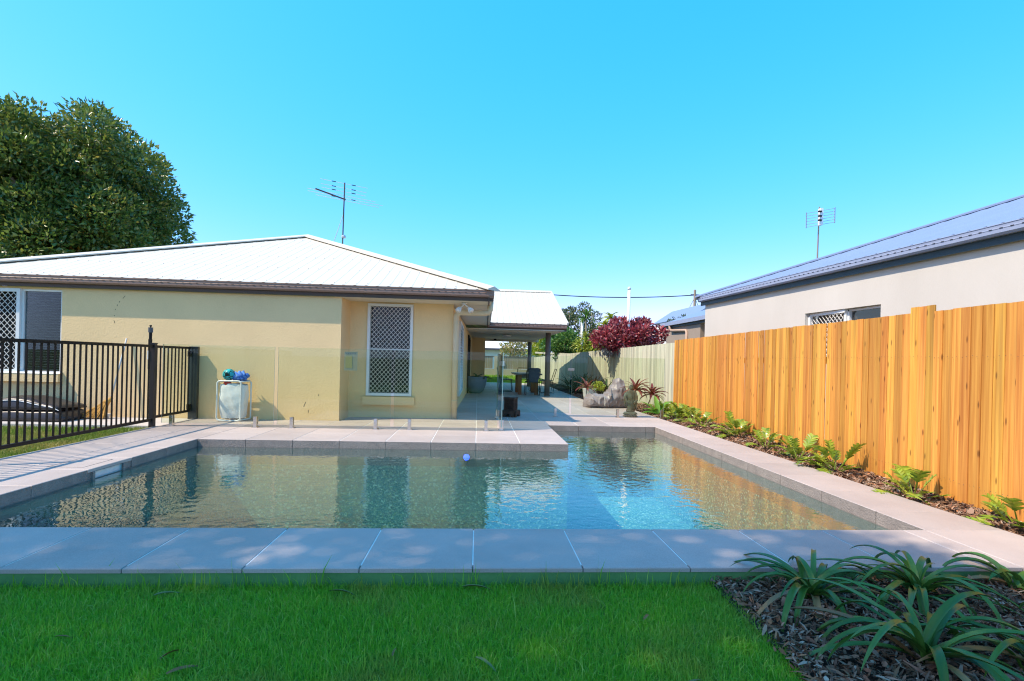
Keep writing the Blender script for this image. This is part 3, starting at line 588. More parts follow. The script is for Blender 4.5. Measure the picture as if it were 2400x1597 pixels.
# ------------------------------------------------------------------ glass fence
SPM = MB()
SPM.box(-.024,.024,-.032,-.009,.012,.165).box(-.024,.024,.009,.032,.012,.165).box(-.024,.024,-.009,.009,.012,.05); SPM.box(-.045,.045,-.045,.045,0.001,.012); SPM.lathe([(.012,0),(.012,.006)], (0,0,0), n=8)
b2 = MB(); b2.lathe([(.013,0),(.013,.005)], n=10); b2.v = [(x,-.032-z,y+.135) for x,y,z in b2.v]; SPM.add(b2.v, b2.f)
spm = SPM.mesh('spigot', STEEL)
def glass_panel(p, q, label, spig=(.12,.88), zb=.05, zt=1.235):
    p = Vector((*p,0)); q = Vector((*q,0)); t = thing('glass_panel', label, 'glass panel', p, 'frameless glass panels round the pool')
    d = (q-p).normalized(); n = Vector((-d.y,d.x,0)); a = math.atan2(d.y,d.x); h = .006
    b = MB(); vs_ = [tuple(e+n*s*h+Vector((0,0,z))) for z in (zb,zt) for e, s in ((p,-1),(q,-1),(q,1),(p,1))]
    b.add(vs_, [(0,1,5,4),(2,3,7,6)], 0); b.add(vs_, [(0,3,2,1),(4,5,6,7),(1,2,6,5),(3,0,4,7)], 1)
    part(b, 'pane', [GLASS, GEDGE], t)
    for s in spig:
        e = d*((q-p).length*s); obj('spigot', spm, t, loc=e, rot=(0,0,a))
    return t
GY = 8.1
glass_panel((-4.74,GY),(-3.10,GY), 'clear glass pool fence panel in front of the white hamper', (.09,.84))
glass_panel((-3.045,GY),(-1.335,GY), 'clear glass pool fence panel in front of the house corner', (.13,.87))
glass_panel((-1.28,GY),(.33,GY), 'clear glass pool fence panel in front of the tall grille window', (.15,.89))
glass_panel((.40,8.16),(.40,10.33), 'glass pool fence panel seen edge-on beside the lantern stool', (.03,.80))
gg = glass_panel((.46,10.42),(1.88,10.42), 'glass pool gate across the shaded patio with a steel latch', (), .07)
for xx, z in ((.45,.30),(.45,1.0)): part(MB().box(xx-.03,xx+.09,10.40,10.45,z,z+.1), 'hinge', STEEL, gg)
part(MB().box(1.84,1.97,10.39,10.45,.94,.99), 'latch', mk('latch_chrome', (.35,.33,.3), rough=.3, metal=.8), gg)
glass_panel((1.93,10.42),(3.86,10.42), 'clear glass pool fence panel in front of the covered beanbag', (-.17,.5,.98))
# sign sheet on the glass near the house corner
t = thing('safety_sign', 'faded white and yellow safety sheet fixed to the glass near the house corner', 'sign', (-2.0,8.09,.9))
part(MB().box(-2.06,-1.86,8.112,8.1155,.90,1.19), 'sheet', mk('sign_white', (.50,.43,.33), (.48,.41,.31), rough=.6), t)
part(MB().box(-2.04,-1.94,8.1075,8.1105,.94,1.13), 'yellow_panel', mk('sign_yellow', (.54,.43,.20), (.52,.41,.19), rough=.6), t)
b = MB()
for i in range(5): b.box(-2.045+i*.034,-2.02+i*.034,8.1075,8.1105,1.155,1.17)
part(b, 'header_marks', mk('sign_grey', (.3,.3,.3)), t)

# ------------------------------------------------------------------ timber fences, right
def fence(name, label, p, q, z0f, z1f, mat, wd, rails=True, off=.010, hjit=.004):
    p = Vector((*p,0)); q = Vector((*q,0)); t = thing(name, label, 'fence', p); d = (q-p).normalized(); L = (q-p).length; a = math.atan2(d.y,d.x)
    me = []
    for k in range(3):
        b = MB(); c = .004; w2, dp = wd/2*.985, .008
        pr = [(-w2,dp),(-w2,-dp+c),(-w2+c,-dp),(w2-c,-dp),(w2,-dp+c),(w2,dp)]
        b.prism(pr, 'z', 0, 1); m_ = b.mesh('paling', mat); fix_normals(m_); me.append(m_)
    n = int(L/wd)
    for i in range(n):
        s = (i+.5)*wd; f = s/L; z0, z1 = z0f(s, f), z1f(s, f)+random.uniform(-hjit,hjit)
        o = obj('paling', me[i % 3], t, loc=d*s+Vector((0,0,z0))+Vector((-d.y,d.x,0))*random.choice((-off,0,off))*.6, rot=(random.uniform(-.003,.003), 0, a+random.uniform(-.03,.03)))
        o.scale = (random.uniform(.96,1.01), random.uniform(.9,1.1), z1-z0)
    nn = Vector((-d.y,d.x,0))
    for fz in (.25, 1.3):
        b = MB(); b.bar(p+nn*(-.05)*-1+Vector((0,0,z0f(0,0)+fz)), q+nn*.05+Vector((0,0,z0f(L,1)+fz)), .035, .09); part(b, 'rail', mat, t)
    nb = MB()
    if mat is PALNEW:
        for i in range(n):
            for fz in (.25, 1.33):
                for ds in (-.022, .022):
                    pp_ = p+d*((i+.5)*wd+ds)-nn*.0165+Vector((0,0,z0f(0,0)+fz+random.uniform(-.01,.01))); nb.bar(pp_, pp_-nn*.002, .004, .004)
        part(nb, 'nail_heads', GALV, t)['kind'] = 'stuff'
    return t
NF0, NF1 = (3.97,2.3), (4.965,12.72)
def z1n(s, f):
    y = 2.3+s*.9955
    return 1.665 + (.075 if 4.02 < y < 4.30 else 0) - (.03 if y > 10 else 0)*0 + .05*f
# face toward the pool is the -X side: run the fence from far to near so that the front points to -X
LN = math.hypot(NF1[0]-NF0[0], NF1[1]-NF0[1])
def z1n2(s, f):
    y = NF1[1]-s*(NF1[1]-NF0[1])/LN
    return 1.655 + (.055 if 4.49 < y < 4.79 else 0) + .075*(1-f)
fence('timber_fence_new', 'tall new orange pine paling fence along the right garden bed', NF1, NF0, lambda s, f: -.08, z1n2, PALNEW, .1)
OF0, OF1 = (5.0,12.62), (3.1,28.2)
fence('timber_fence_old', 'weathered grey-green paling fence beyond the new orange fence', OF1, OF0, lambda s, f: -.08+.36*max(0,1-f*1.6), lambda s, f: 1.32+.36*f, PALOLD, .105)

# ------------------------------------------------------------------ neighbour house, right
NH = thing('neighbour_house', 'neighbouring house with pale rendered wall and blue-grey steel roof', 'house', (5.8, 8, 0))
def nx(y): return 5.56+(12.4-y)*.0613
b = MB(); Y0, Y1 = -2.0, 12.35
def nwall(y0, y1, z0, z1):
    b.add([(nx(y0),y0,z0),(nx(y0)+.2,y0,z0),(nx(y1)+.2,y1,z0),(nx(y1),y1,z0),(nx(y0),y0,z1),(nx(y0)+.2,y0,z1),(nx(y1)+.2,y1,z1),(nx(y1),y1,z1)],
          [(0,3,2,1),(4,5,6,7),(0,1,5,4),(1,2,6,5),(2,3,7,6),(3,0,4,7)])
NZ = 2.62
nwall(Y0, 7.18, -.13, NZ); nwall(7.18, 8.78, -.13, 1.2); nwall(7.18, 8.78, 2.08, NZ); nwall(8.78, Y1, -.13, NZ)
part(b, 'wall', WALL2, NH)
b = MB(); b.box(nx(Y1)+.2, 14, Y1-.2, Y1, -.13, NZ); part(b, 'wall', WALL2, NH)
d_ = Vector((nx(Y1)-nx(Y0), Y1-Y0, 0)).normalized(); o_ = Vector((-d_.y, d_.x, 0)); o_ = o_ if o_.x < 0 else -o_
def np_(y, off): return Vector((nx(y), y, 0))+o_*off
gutter(np_(Y0, .07), np_(Y1+.1, .07), 2.675, 2.80, o_, mat=GUTB, fas=FASB, fz=.09, slotmat=DARKIN, depth=.08)
b = MB(); a_, c_ = np_(Y0, .0), np_(Y1, .0)
b.add([(*(a_+o_*.06).to_2d(),NZ),(*(a_-o_*.05).to_2d(),NZ),(*(c_-o_*.05).to_2d(),NZ),(*(c_+o_*.06).to_2d(),NZ)], [(0,1,2,3)]); part(b, 'soffit', SOFFIT, NH)
NR = part(MB().add([(nx(Y0),Y0,2.76),(nx(Y1),Y1+.1,2.76),(nx(Y1)+6,Y1-6,4.92),(nx(Y0)+6,Y0,4.92)], [(0,3,2,1)]), 'roof', ROOFB, NH)
y = Y1+.12
while y > Y0+.2:
    b = MB(); cols = []
    for k in range(4):
        for u, h in ((0,0),(.02,.009),(.05,.009),(.07,0)): cols.append((y-k*.19-u, h))
    cols.append((y-.759, 0)); vs_ = []; fs = []
    for cy, h in cols:
        e = np_(cy, .155); l = min(6.0, max(.02, Y1+.15-cy)); 
        vs_ += [(e.x, e.y, 2.795+h), (e.x+l, e.y-.0*l, 2.795+h+.365*l)]
    for i in range(len(cols)-1): fs.append((2*i, 2*i+1, 2*i+3, 2*i+2))
    b.add(vs_, fs); part(b, 'roof_sheet', ROOFB, NR); y -= .76
b = MB(); e = np_(Y1+.15, .155); p = Vector((e.x, e.y, 2.80)); q = p+Vector((6*1.0613,-6,.365*6)); s = (q-p).cross(Vector((0,0,1))).normalized()
b.loft([[tuple(k+s*u+Vector((0,0,z))) for u, z in ((-.13,-.02),(-.13,.01),(-.03,.045),(.03,.045),(.13,.01),(.13,-.02))] for k in (p, q)]); rc = part(b, 'ridge_cap', ROOFB, NR); fix_normals(rc.data)
def nfr(b, y0, y1, z0, z1, dp0, dp1, w_):
    for (ya, yb_, za, zb) in ((y0,y1,z0,z0+w_),(y0,y1,z1-w_,z1),(y0,y0+w_,z0+w_,z1-w_),(y1-w_,y1,z0+w_,z1-w_)):
        xx = nx((ya+yb_)/2); b.box(xx+dp0, xx+dp1, ya, yb_, za, zb)
b = MB(); nfr(b, 7.9, 8.775, 1.205, 2.075, .05, .11, .05); nfr(b, 7.185, 7.9, 1.205, 2.075, .08, .13, .035); W5 = part(b, 'window', WHITE, NH)
b = MB(); xx = nx(8.3)
n_ = 9; p_ = .8/n_
for i in range(-12, 13):
    for s in (1, -1):
        ya, yb_ = 7.95+i*p_, 7.95+i*p_+s*.8; z0, z1 = 1.25, 2.03
        t0, t1 = sorted(((7.95-ya)/(yb_-ya), (8.73-ya)/(yb_-ya))); lo, hi = max(0,t0), min(1,t1)
        if hi-lo > .02: b.bar((xx+.06,ya+(yb_-ya)*lo,z0+(z1-z0)*lo), (xx+.06,ya+(yb_-ya)*hi,z0+(z1-z0)*hi), .007, .008, (1,0,0))
part(b, 'security_mesh', MESHW, W5)
b = MB(); b.box(nx(7.5)+.10, nx(7.5)+.107, 7.22, 7.87, 1.24, 2.04); part(b, 'pane', glassmat('neighbour_glass', (.5,.52,.5), refl=2.5), W5)
b = MB(); b.box(nx(8)+.185, nx(8)+.195, 7.18, 8.78, 1.2, 2.08); part(b, 'dark_room', mk('neighbour_interior', (.16,.15,.13)), W5)
t = thing('tv_antenna', 'small square grid TV antenna on a thin mast above the blue-grey roof', 'antenna', (7.26,10.69,3.45))
mx_, my_ = 7.3, 10.72
part(MB().tube([(mx_,my_,3.4),(mx_+.02,my_,4.62)], [.016,.012], 8), 'mast', mk('mast_rust', (.3,.2,.17), (.22,.17,.15), rough=.6), t)
b = MB(); b.box(mx_-.31,mx_-.295,my_-.06,my_-.045,4.13,4.47); part(b, 'side_bar', GUTB, t)
b = MB(); b.box(mx_+.33,mx_+.345,my_-.06,my_-.045,4.27,4.61); part(b, 'side_bar', GUTB, t)
for i in range(6): part(MB().tube([(mx_-.3,my_-.05,4.15+i*.06),(mx_+.335,my_-.05,4.29+i*.06)], .005, 5), 'rod', ALU, t)
part(MB().box(mx_-.03,mx_+.03,my_-.12,my_-.03,4.2,4.56), 'bracket', WHITE, t)
for z in (4.28,4.37,4.47): part(MB().box(mx_-.08,mx_-.01,my_-.14,my_-.10,z,z+.03), 'dipole', BLACK, t)

# second neighbour building behind
t = thing('garage', 'low building with blue gutter between the red shrub and the pale wall', 'building', (8,18,0))
b = MB(); b.box(7.15, 12, 16.2, 19.2, -.1, 2.48); part(b, 'wall', WALL3, t)
b = MB(); b.box(7.9, 12, 13.4, 16.2, -.1, 2.48); part(b, 'wall', WALL, t)
b = MB(); b.box(7.0, 7.09, 13.2, 19.5, 2.55, 2.68); part(b, 'gutter', GUTB, t)
b = MB(); b.box(7.1, 7.13, 13.2, 19.5, 2.47, 2.62); part(b, 'fascia', FASB, t)
b = MB(); b.add([(7.05,13.2,2.66),(7.05,19.5,2.66),(10.5,19.5,3.9),(10.5,13.2,3.9)], [(0,3,2,1)]); part(b, 'roof', ROOFB, t)
b = MB(); b.box(7.13, 9, 13.2, 16.19, 2.47, 2.50); part(b, 'soffit', SOFFIT, t)
b = MB(); b.tube([(7.05,18.6,2.55),(7.06,18.6,2.42),(7.1,18.55,2.36),(7.12,17.3,2.30),(7.12,17.2,2.24),(7.12,17.18,.2)], .05, 10); part(b, 'downpipe', mk('pipe_pink_cream', (.5,.36,.28)), t, True)
part(MB().lathe([(.03,0),(.16,-.04),(.15,-.055),(.02,-.05)], (7.35,16.0,2.46), n=14), 'wall_lamp', mk('lamp_cream', (.6,.52,.44)), t, True)
t = thing('far_house', 'far white gable with blue roof above the garage', 'house', (16,36,0))
part(MB().prism([(15.4,0),(18.5,0),(18.5,4.7),(16.9,5.6),(15.4,4.65)], 'y', 36, 44), 'wall', WHITE, t)
part(MB().prism([(15.2,4.6),(15.25,4.5),(16.9,5.55),(18.7,4.5),(18.8,4.6),(16.9,5.75)], 'y', 35.7, 44.2), 'roof', ROOFB, t)

# ------------------------------------------------------------------ far side of the yard
b = MB(); b.add([(-4,25.5,-.005),(5,25.5,-.005),(5,28.6,.27),(-4,28.6,.27),(5,34,.27),(-4,34,.27)], [(0,1,2,3),(3,2,4,5)]); struct(obj('back_lawn', b.mesh('back_lawn', mk('back_lawn', (.19,.33,.03), (.26,.40,.05), scale=9, rough=.9, bump=.8, bscale=60))))
t = thing('back_fence', 'beige back fence of rendered piers and timber infill panels', 'fence', (1.5,28.4,.2))
BKW = mk('back_wall_beige', (.45,.39,.29), (.42,.36,.27), rough=.85)
part(MB().box(-3, 3.2, 28.4, 28.6, 0, .62), 'base_wall', BKW, t)
for x in (-.6, 1.08, 3.0): part(MB().box(x-.17, x+.17, 28.36, 28.64, .1, 1.34), 'pier', BKW, t)
pb = MB().box(-.045,.045,-.01,.01,.64,1.30).mesh('board', PALBACK)
for x0, x1 in ((-.43,.91),(1.25,2.83)):
    n = int((x1-x0)/.096)
    for i in range(n): obj('board', pb, t, loc=(x0+.05+i*.096-t.location.x, 28.5-t.location.y, -t.location.z))
    part(MB().box(x0, x1, 28.47, 28.53, 1.30, 1.335), 'capping', GUTD, t)
t = thing('far_house', 'white two-storey house with pale roof seen beyond the veranda', 'house', (3,50,0))
part(MB().box(-3, 6.2, 50, 58, 0, 2.2), 'wall', WHITE, t)
part(MB().add([(-3.5,49.5,2.2),(6.8,49.5,2.2),(6.8,53,3.4),(-3.5,53,3.4)], [(0,1,2,3)]), 'lower_roof', mk('far_roof', (.72,.76,.82), (.68,.72,.78), rough=.5), t)
part(MB().box(-2.6, 5.6, 53, 58, 2.2, 5.2), 'wall', mk('far_wall_blue_white', (.62,.70,.78), (.6,.68,.76)), t)
for x in (.9, 2.6, 4.1):
    wn = part(MB().box(x, x+.8, 52.93, 53.0, 3.35, 4.2), 'window', mk('far_window', (.2,.23,.27), rough=.2), t)
part(MB().box(-3.5, 6.8, 49.4, 49.5, 2.05, 2.25), 'gutter', GALV, t)
part(MB().prism([(52.6,5.2),(58.4,5.2),(55.5,6.8)], 'x', -3.0, 6.0), 'roof', ROOF, t)
# poles and pipes
t = thing('vent_pipe', 'tall white vent pipe rising above the red-leaved shrub', 'pipe', (4.95,16.6,0))
part(MB().tube([(4.88,16.6,0),(4.9,16.6,3.55)], .05, 12), 'pipe', WHITE, t, True)
part(MB().lathe([(.055,0),(.055,.06),(.04,.09),(.005,.1)], (4.9,16.6,3.53), n=14), 'cap', WHITE, t, True)
t = thing('marker_post', 'short white post standing among the yellow-green shrubs', 'post', (4.66,22.6,0))
part(MB().tube([(4.55,22.6,0),(4.58,22.6,2.86)], .055, 10), 'pipe', WHITE, t, True)
part(MB().lathe([(.06,0),(.05,.04),(.005,.05)], (4.58,22.6,2.86), n=10), 'cap', WHITE, t, True)
t = thing('power_pole', 'distant timber power pole with a crossarm above the garage', 'pole', (25.7,60,0))
part(MB().tube([(25.7,60,0),(25.7,60,10.1)], [.2,.15], 8), 'pole', mk('pole_wood', (.35,.27,.2), (.28,.22,.17), stretch=(4,4,.4)), t)
part(MB().bar((25.2,60,9.5),(26.3,60,9.5), .12, .12), 'crossarm', GALV, t)
part(MB().tube([(25.9,59.9,8.9),(25.9,59.9,9.4)], .14, 8), 'transformer', GALV, t)
for dx in (-2.6, 2.2): part(MB().tube([(25.7,60,9.2),(25.7+dx,60,4)], .03, 4), 'stay', GALV, t)
def sag(p, q, s, n=24): return [Vector(p).lerp(Vector(q), i/n)-Vector((0,0,s*4*(i/n)*(1-i/n))) for i in range(n+1)]
wl = tag(obj('power_line', MB().tube(sag((2,60,9.35),(25.5,60,9.45),.55), .055, 5).mesh('power_line', BLACK)), 'thin dark power line running left from the distant pole', 'power line')
wl2 = tag(obj('power_line', MB().tube(sag((26,60,9.3),(48,66,9.2),.6), .05, 5).mesh('power_line', BLACK)), 'short thin power line running right from the distant pole', 'power line')

# ------------------------------------------------------------------ things on the path and patio
FAB = mk('grey_mauve_cover', (.28,.228,.232), (.235,.19,.195), scale=6, rough=.42, spec=.45, bump=.7, bscale=9, stretch=(1,1,.45))
def noise3(x, y, z):
    return (math.sin(7.1*x+3.3*y+1.7*z)+math.sin(13.7*x-5.1*z+2.2*y+1.3)*.6+math.sin(-9.3*y+17.1*z+4.0*x+.7)*.5+math.sin(29*x+11*z-6*y)*.3)/2.4
# hamper
t = thing('laundry_hamper', 'white cloth hamper in a white tube frame against the cream wall', 'hamper', (-4.05,8.85,0))
def loop(x0, x1, y, z0, z1, r=.05):
    pts = []
    for cx, cz, a0 in ((x1-r,z1-r,0),(x0+r,z1-r,90),(x0+r,z0+r,180),(x1-r,z0+r,270)):
        for k in range(5): a = R(a0+k*22.5); pts.append((cx+r*math.cos(a), y, cz+r*math.sin(a)))
    return pts
for y, dx in ((8.74,0),(8.99,.055)): part(MB().tube(loop(-4.255+dx,-3.875+dx,y,.015,.665), .013, 8, closed=True), 'frame', WHITE, t, True)
for z in (.02,.655): part(MB().tube([(-4.245,8.74,z),(-4.19,8.99,z)], .011, 8).tube([(-3.885,8.74,z),(-3.83,8.99,z)], .011, 8), 'cross_tube', WHITE, t, True)
rings = []
for i in range(13):
    f = i/12; z = .05+.575*f; bul = .02*math.sin(f*math.pi)-.02*(1-f)**3
    ring = []
    for k in range(32):
        a = 2*math.pi*k/32; c, s_ = math.cos(a), math.sin(a); q = (abs(c)**5+abs(s_)**5)**-.2
        px_ = -4.04+(.189+bul)*c*q; py_ = 8.865+(.118+bul)*s_*q
        ww = .010*noise3(px_*3, z*4, py_*3); zz = z-(.035*math.cos(2*a)*.5+.02 if i == 12 else 0)
        ring.append((px_+ww*c, py_+ww*s_*1.4, zz))
    rings.append(ring)
b = MB(); b.loft(rings[::1], cap=False); b.add(rings[0], [tuple(range(32))[::-1]]); inner = [[(x*.985+(-4.04)*.015, y*.985+8.865*.015, z) for x, y, z in r] for r in rings[6:]]; b.loft(inner, cap=False)
part(b, 'bag', mk('hamper_cloth', (.80,.81,.80), (.74,.75,.75), scale=4, rough=.6, bump=.15, bscale=14), t, True)
def ballmat():
    m = mk('ball_teal', (.02,.36,.42), (.03,.44,.48), rough=.35); nt = m.node_tree; L = nt.links.new; bs = nt.nodes['Principled BSDF']
    tc = _n(nt, 'ShaderNodeTexCoord'); vo = _n(nt, 'ShaderNodeTexVoronoi', feature='DISTANCE_TO_EDGE'); vo.inputs['Scale'].default_value = 15; vo.inputs['Randomness'].default_value = .35; L(tc.outputs['Object'], vo.inputs['Vector'])
    cr = _n(nt, 'ShaderNodeValToRGB'); e = cr.color_ramp.elements; e[0].position = .05; e[0].color = (.006,.02,.022,1); e[1].position = .09; e[1].color = (.03,.46,.52,1); L(vo.outputs['Distance'], cr.inputs[0]); L(cr.outputs[0], bs.inputs['Base Color']); return m
def sphere(c, r, n=20): return MB().lathe([(max(.0005,r*math.sin(math.pi*k/n)), -r*math.cos(math.pi*k/n)) for k in range(n+1)], c, n=n*2)
tag(obj('ball', sphere((0,0,0), .098).mesh('ball', ballmat(), True), loc=(-4.12,8.85,.765)), 'teal ball with dark hexagon seams on top of the hamper', 'ball')
RED = mk('toy_red', (.6,.05,.03), (.5,.04,.03), rough=.4)
tag(obj('toy_ball', sphere((0,0,0), .06, 12).mesh('toy_ball', RED, True), loc=(-4.12,8.80,.615)), 'small red ball tucked inside the white hamper', 'ball')
def blob(rx, ry, rz, amp, seed, n=20, m=32):
    b = MB(); vs_ = []
    for i in range(n+1):
        th = math.pi*i/n
        for k in range(m):
            ph = 2*math.pi*k/m; d = Vector((math.sin(th)*math.cos(ph), math.sin(th)*math.sin(ph), math.cos(th)))
            s_ = 1+amp*noise3(d.x*1.6+seed, d.y*1.6, d.z*1.6+seed); vs_.append((d.x*rx*s_, d.y*ry*s_, d.z*rz*s_))
    b.add(vs_, [(i*m+k, i*m+(k+1) % m, (i+1)*m+(k+1) % m, (i+1)*m+k) for i in range(n) for k in range(m)]); return b
tw = tag(obj('towel', blob(.115,.10,.085,.45,3).mesh('towel', mk('towel_blue', (.05,.16,.62), (.16,.32,.72), scale=22, rough=.8, ramp=(.42,.58)), True), loc=(-3.95,8.89,.735)), 'crumpled blue striped towel on top of the hamper', 'towel')
# broom
t = thing('broom', 'straw broom leaning on the house wall beside the black mat', 'broom', (-6.05,8.95,0))
part(MB().tube([(-5.90,9.065,1.33),(-6.035,8.93,.33)], .013, 8), 'handle', mk('broom_handle', (.55,.55,.53), (.5,.5,.48), rough=.4), t, True)
STRAW = mk('broom_straw', (.62,.36,.09), (.42,.21,.05), scale=40, rough=.8, stretch=(1,1,.2))
b = MB()
for i in range(150):
    f = random.random(); g = random.uniform(-1,1)
    p0 = Vector((-6.04+.02*(f-.5), 8.925+.01*g, .34)); p1 = Vector((-6.14+.07*(f-.5)*2, 8.885+.035*g, .20)); p2 = Vector((-6.50+.46*f+.02*random.random(), 8.80+.06*g, .012+.06*(1-f)*random.random()))
    b.tube([p0, p1, p1.lerp(p2,.6)-Vector((0,0,.01)), p2], [.004,.006,.006,.003], 4)
part(b, 'bristles', STRAW, t)
b = MB(); b.tube([(-6.03,8.935,.345),(-6.05,8.92,.30),(-6.10,8.90,.25)], [.02,.035,.05], 10); part(b, 'shoulder', STRAW, t, True)
# black padded mat
MATB = mk('black_vinyl', (.022,.019,.021), (.035,.03,.033), rough=.38, spec=.5, bump=.3, bscale=9)
t = thing('padded_mat', 'black vinyl padded mat with white piping lying on the path', 'mat', (-7.2,8.6,0))
def pad(x0, x1, y0, y1, zb, zt, seed, amp):
    rings = []; n = 28
    for i in range(n+1):
        f = i/n; x = x0+(x1-x0)*f; e = min(1, min(f, 1-f)*14)**.5
        top_ = zb+(zt(f)-zb)*(.55+.45*e)
        ring = [(x,y0+.02*(1-e),zb+.01),(x,y0,zb+.05),(x,y0+.01,top_-.04)]+[(x,y0+(y1-y0)*g,top_+amp*noise3(x*1.4+seed,g*2.5,seed)*.6-.03*(2*g-1)**4) for g in (.05,.15,.3,.45,.6,.75,.9,.97)]+[(x,y1,top_-.05),(x,y1,zb+.01)]
        rings.append(ring)
    return MB().loft(rings), rings
b, rg = pad(-8.2,-6.36,8.34,8.94,.003,lambda f: .17, 1, .02); o = part(b, 'lower_pad', MATB, t, True); fix_normals(o.data)
b, rg = pad(-8.25,-6.42,8.36,8.95,.165,lambda f: .26+.11*math.exp(-((f-.62)/.22)**2), 5, .025); o = part(b, 'upper_pad', MATB, t, True); fix_normals(o.data)
pp = [Vector(r[2])+Vector((0,-.006,-.01)) for r in rg]; part(MB().tube(pp, .006, 6), 'piping', WHITE, t)
tag(obj('plastic_tray', MB().loft([[(x*s_,y*s_,z) for x,y in ((-.12,-.07),(.12,-.07),(.12,.07),(-.12,.07))] for s_, z in ((.85,0),(1,.06),(1.05,.065),(.97,.064),(.83,.012))]).mesh('plastic_tray', WHITE), loc=(-6.2,8.93,.002)), 'small white plastic tray between the black mat and the broom', 'tray')
# lantern stool
WOODD = mk('carved_dark_wood', (.075,.045,.032), (.045,.027,.02), scale=14, rough=.6, bump=.4, bscale=60)
t = thing('lantern_stool', 'dark carved wooden lantern box standing on a footed base', 'lantern', (.66,10.25,0))
LQ = Matrix.Rotation(R(-22), 4, 'Z'); LO = Vector((.68,10.28,0))
def lput(b):
    b.v = [tuple(LQ @ Vector(p)+LO) for p in b.v]; return b
b = MB(); arch = [(-.155,0),(-.105,0)]+[(-.06*math.cos(a)-.04*0, .055*math.sin(a)) for a in (.0,.5,1.0,1.57,2.1,2.6,3.14)]+[(.105,0),(.155,0),(.155,.10),(.135,.125),(-.135,.125),(-.155,.10)]
b.prism(arch, 'y', -.155, -.125); b.prism(arch, 'y', .125, .155); b.prism(arch, 'x', -.154, -.124); b.prism(arch, 'x', .124, .154); b.box(-.134,.134,-.134,.134,.10,.123); o = part(lput(b), 'base', WOODD, t); fix_normals(o.data)
b = MB(); w_ = .108
for sx in (-1,1):
    for sy in (-1,1): b.box(min(sx*w_,sx*(w_-.02)),max(sx*w_,sx*(w_-.02)),min(sy*w_,sy*(w_-.02)),max(sy*w_,sy*(w_-.02)),.126,.375)
b.box(-w_-.006,w_+.006,-w_-.006,w_+.006,.36,.385); b.box(-w_,w_,-w_,w_,.124,.145)
part(lput(b), 'body_frame', WOODD, t)
for face in range(4):
    b = MB(); Q = Matrix.Rotation(R(90*face), 4, 'Z')
    for i in range(-8, 9):
        for s_ in (1,-1):
            xa, za, xb, zb = i*.044, .145, i*.044+s_*.155, .36; t0, t1 = sorted(((-.088-xa)/(xb-xa), (.088-xa)/(xb-xa))); lo, hi = max(0,t0), min(1,t1)
            if hi-lo > .03: b.bar((xa+(xb-xa)*lo,-w_+.006,za+(zb-za)*lo), (xa+(xb-xa)*hi,-w_+.006,za+(zb-za)*hi), .010, .016, (0,1,0))
    b.v = [tuple(Q @ Vector(p)) for p in b.v]; part(lput(b), 'lattice', WOODD, t)
part(lput(MB().box(-.07,.07,-.07,.07,.146,.35)), 'inner_box', DARKIN, t)
# standing statue on lotus base
STONE = mk('weathered_bronze', (.30,.30,.22), (.17,.105,.06), scale=9, rough=.65, bump=.5, bscale=40)
t = thing('garden_statue', 'weathered robed figure statue on a round lotus base by the glass fence', 'statue', (3.22,10.62,0))
def ell(cx, cy, z, rx, ry, n=24, sq=2): return [(cx+rx*math.copysign(abs(math.cos(a))**(2/sq),math.cos(a)), cy+ry*math.copysign(abs(math.sin(a))**(2/sq),math.sin(a)), z) for a in (2*math.pi*k/n for k in range(n))]
b = MB(); b.lathe([(.10,0),(.135,.005),(.14,.03),(.125,.042),(.11,.045),(.135,.055),(.14,.078),(.12,.095),(.09,.10)], (3.22,10.62,.001), n=28); part(b, 'lotus_base', STONE, t, True)
pm_ = MB(); pm_.loft([[(x*s_, y, z) for x, z in ((-.018,0),(0,-.006),(.018,0),(0,.006))] for s_, y, z in ((.6,0,0),(1,.02,.008),(.8,.032,.02),(.1,.036,.035))]); pmm = [(tuple(p)) for p in pm_.v]
b = MB()
for k in range(16):
    a = 2*math.pi*k/16; q = Matrix.Rotation(a,4,'Z'); b.add([tuple(q @ (Vector((0,.118,.012))+Vector(p))+Vector((3.22,10.62,0))) for p in pmm], pm_.f); b.add([tuple(q @ (Vector((0,.118,.062))+Vector(p))+Vector((3.22,10.62,0))) for p in pmm], pm_.f)
part(b, 'lotus_petals', STONE, t, True)
cx, cy = 3.22, 10.62
prof_ = [(.10,.085,.07),(.13,.095,.075),(.17,.082,.068),(.24,.078,.064),(.31,.082,.064),(.37,.085,.06),(.42,.088,.058),(.47,.098,.058),(.51,.107,.056),(.535,.092,.05),(.55,.05,.042),(.56,.033,.033),(.575,.031,.034),(.59,.046,.05),(.615,.056,.06),(.645,.056,.06),(.67,.046,.05),(.685,.03,.033),(.70,.024,.026),(.715,.014,.015),(.72,.003,.003)]
rg = []
for z, rx, ry in prof_:
    r_ = ell(cx+.01*math.sin(z*5), cy, z, rx, ry)
    if z < .5: r_ = [(x+.004*math.sin(11*math.atan2(y-cy,x-cx)+9*z), y+.004*math.cos(13*math.atan2(y-cy,x-cx)+7*z), zz) for x, y, zz in r_]
    rg.append(r_)
b = MB(); b.loft(rg)
for s_ in (-1,1):
    b.tube([(cx+s_*.095,cy,.505),(cx+s_*.12,cy-.01,.42),(cx+s_*.115,cy-.04,.34),(cx+s_*.07,cy-.075,.31),(cx+s_*.045,cy-.085,.30)], [.03,.034,.03,.024,.018], 10)
    b.tube([(cx+s_*.118,cy-.01,.40),(cx+s_*.122,cy-.005,.30),(cx+s_*.10,cy-.01,.2)], [.03,.024,.012], 8)
o = part(b, 'figure', STONE, t, True); fix_normals(o.data)
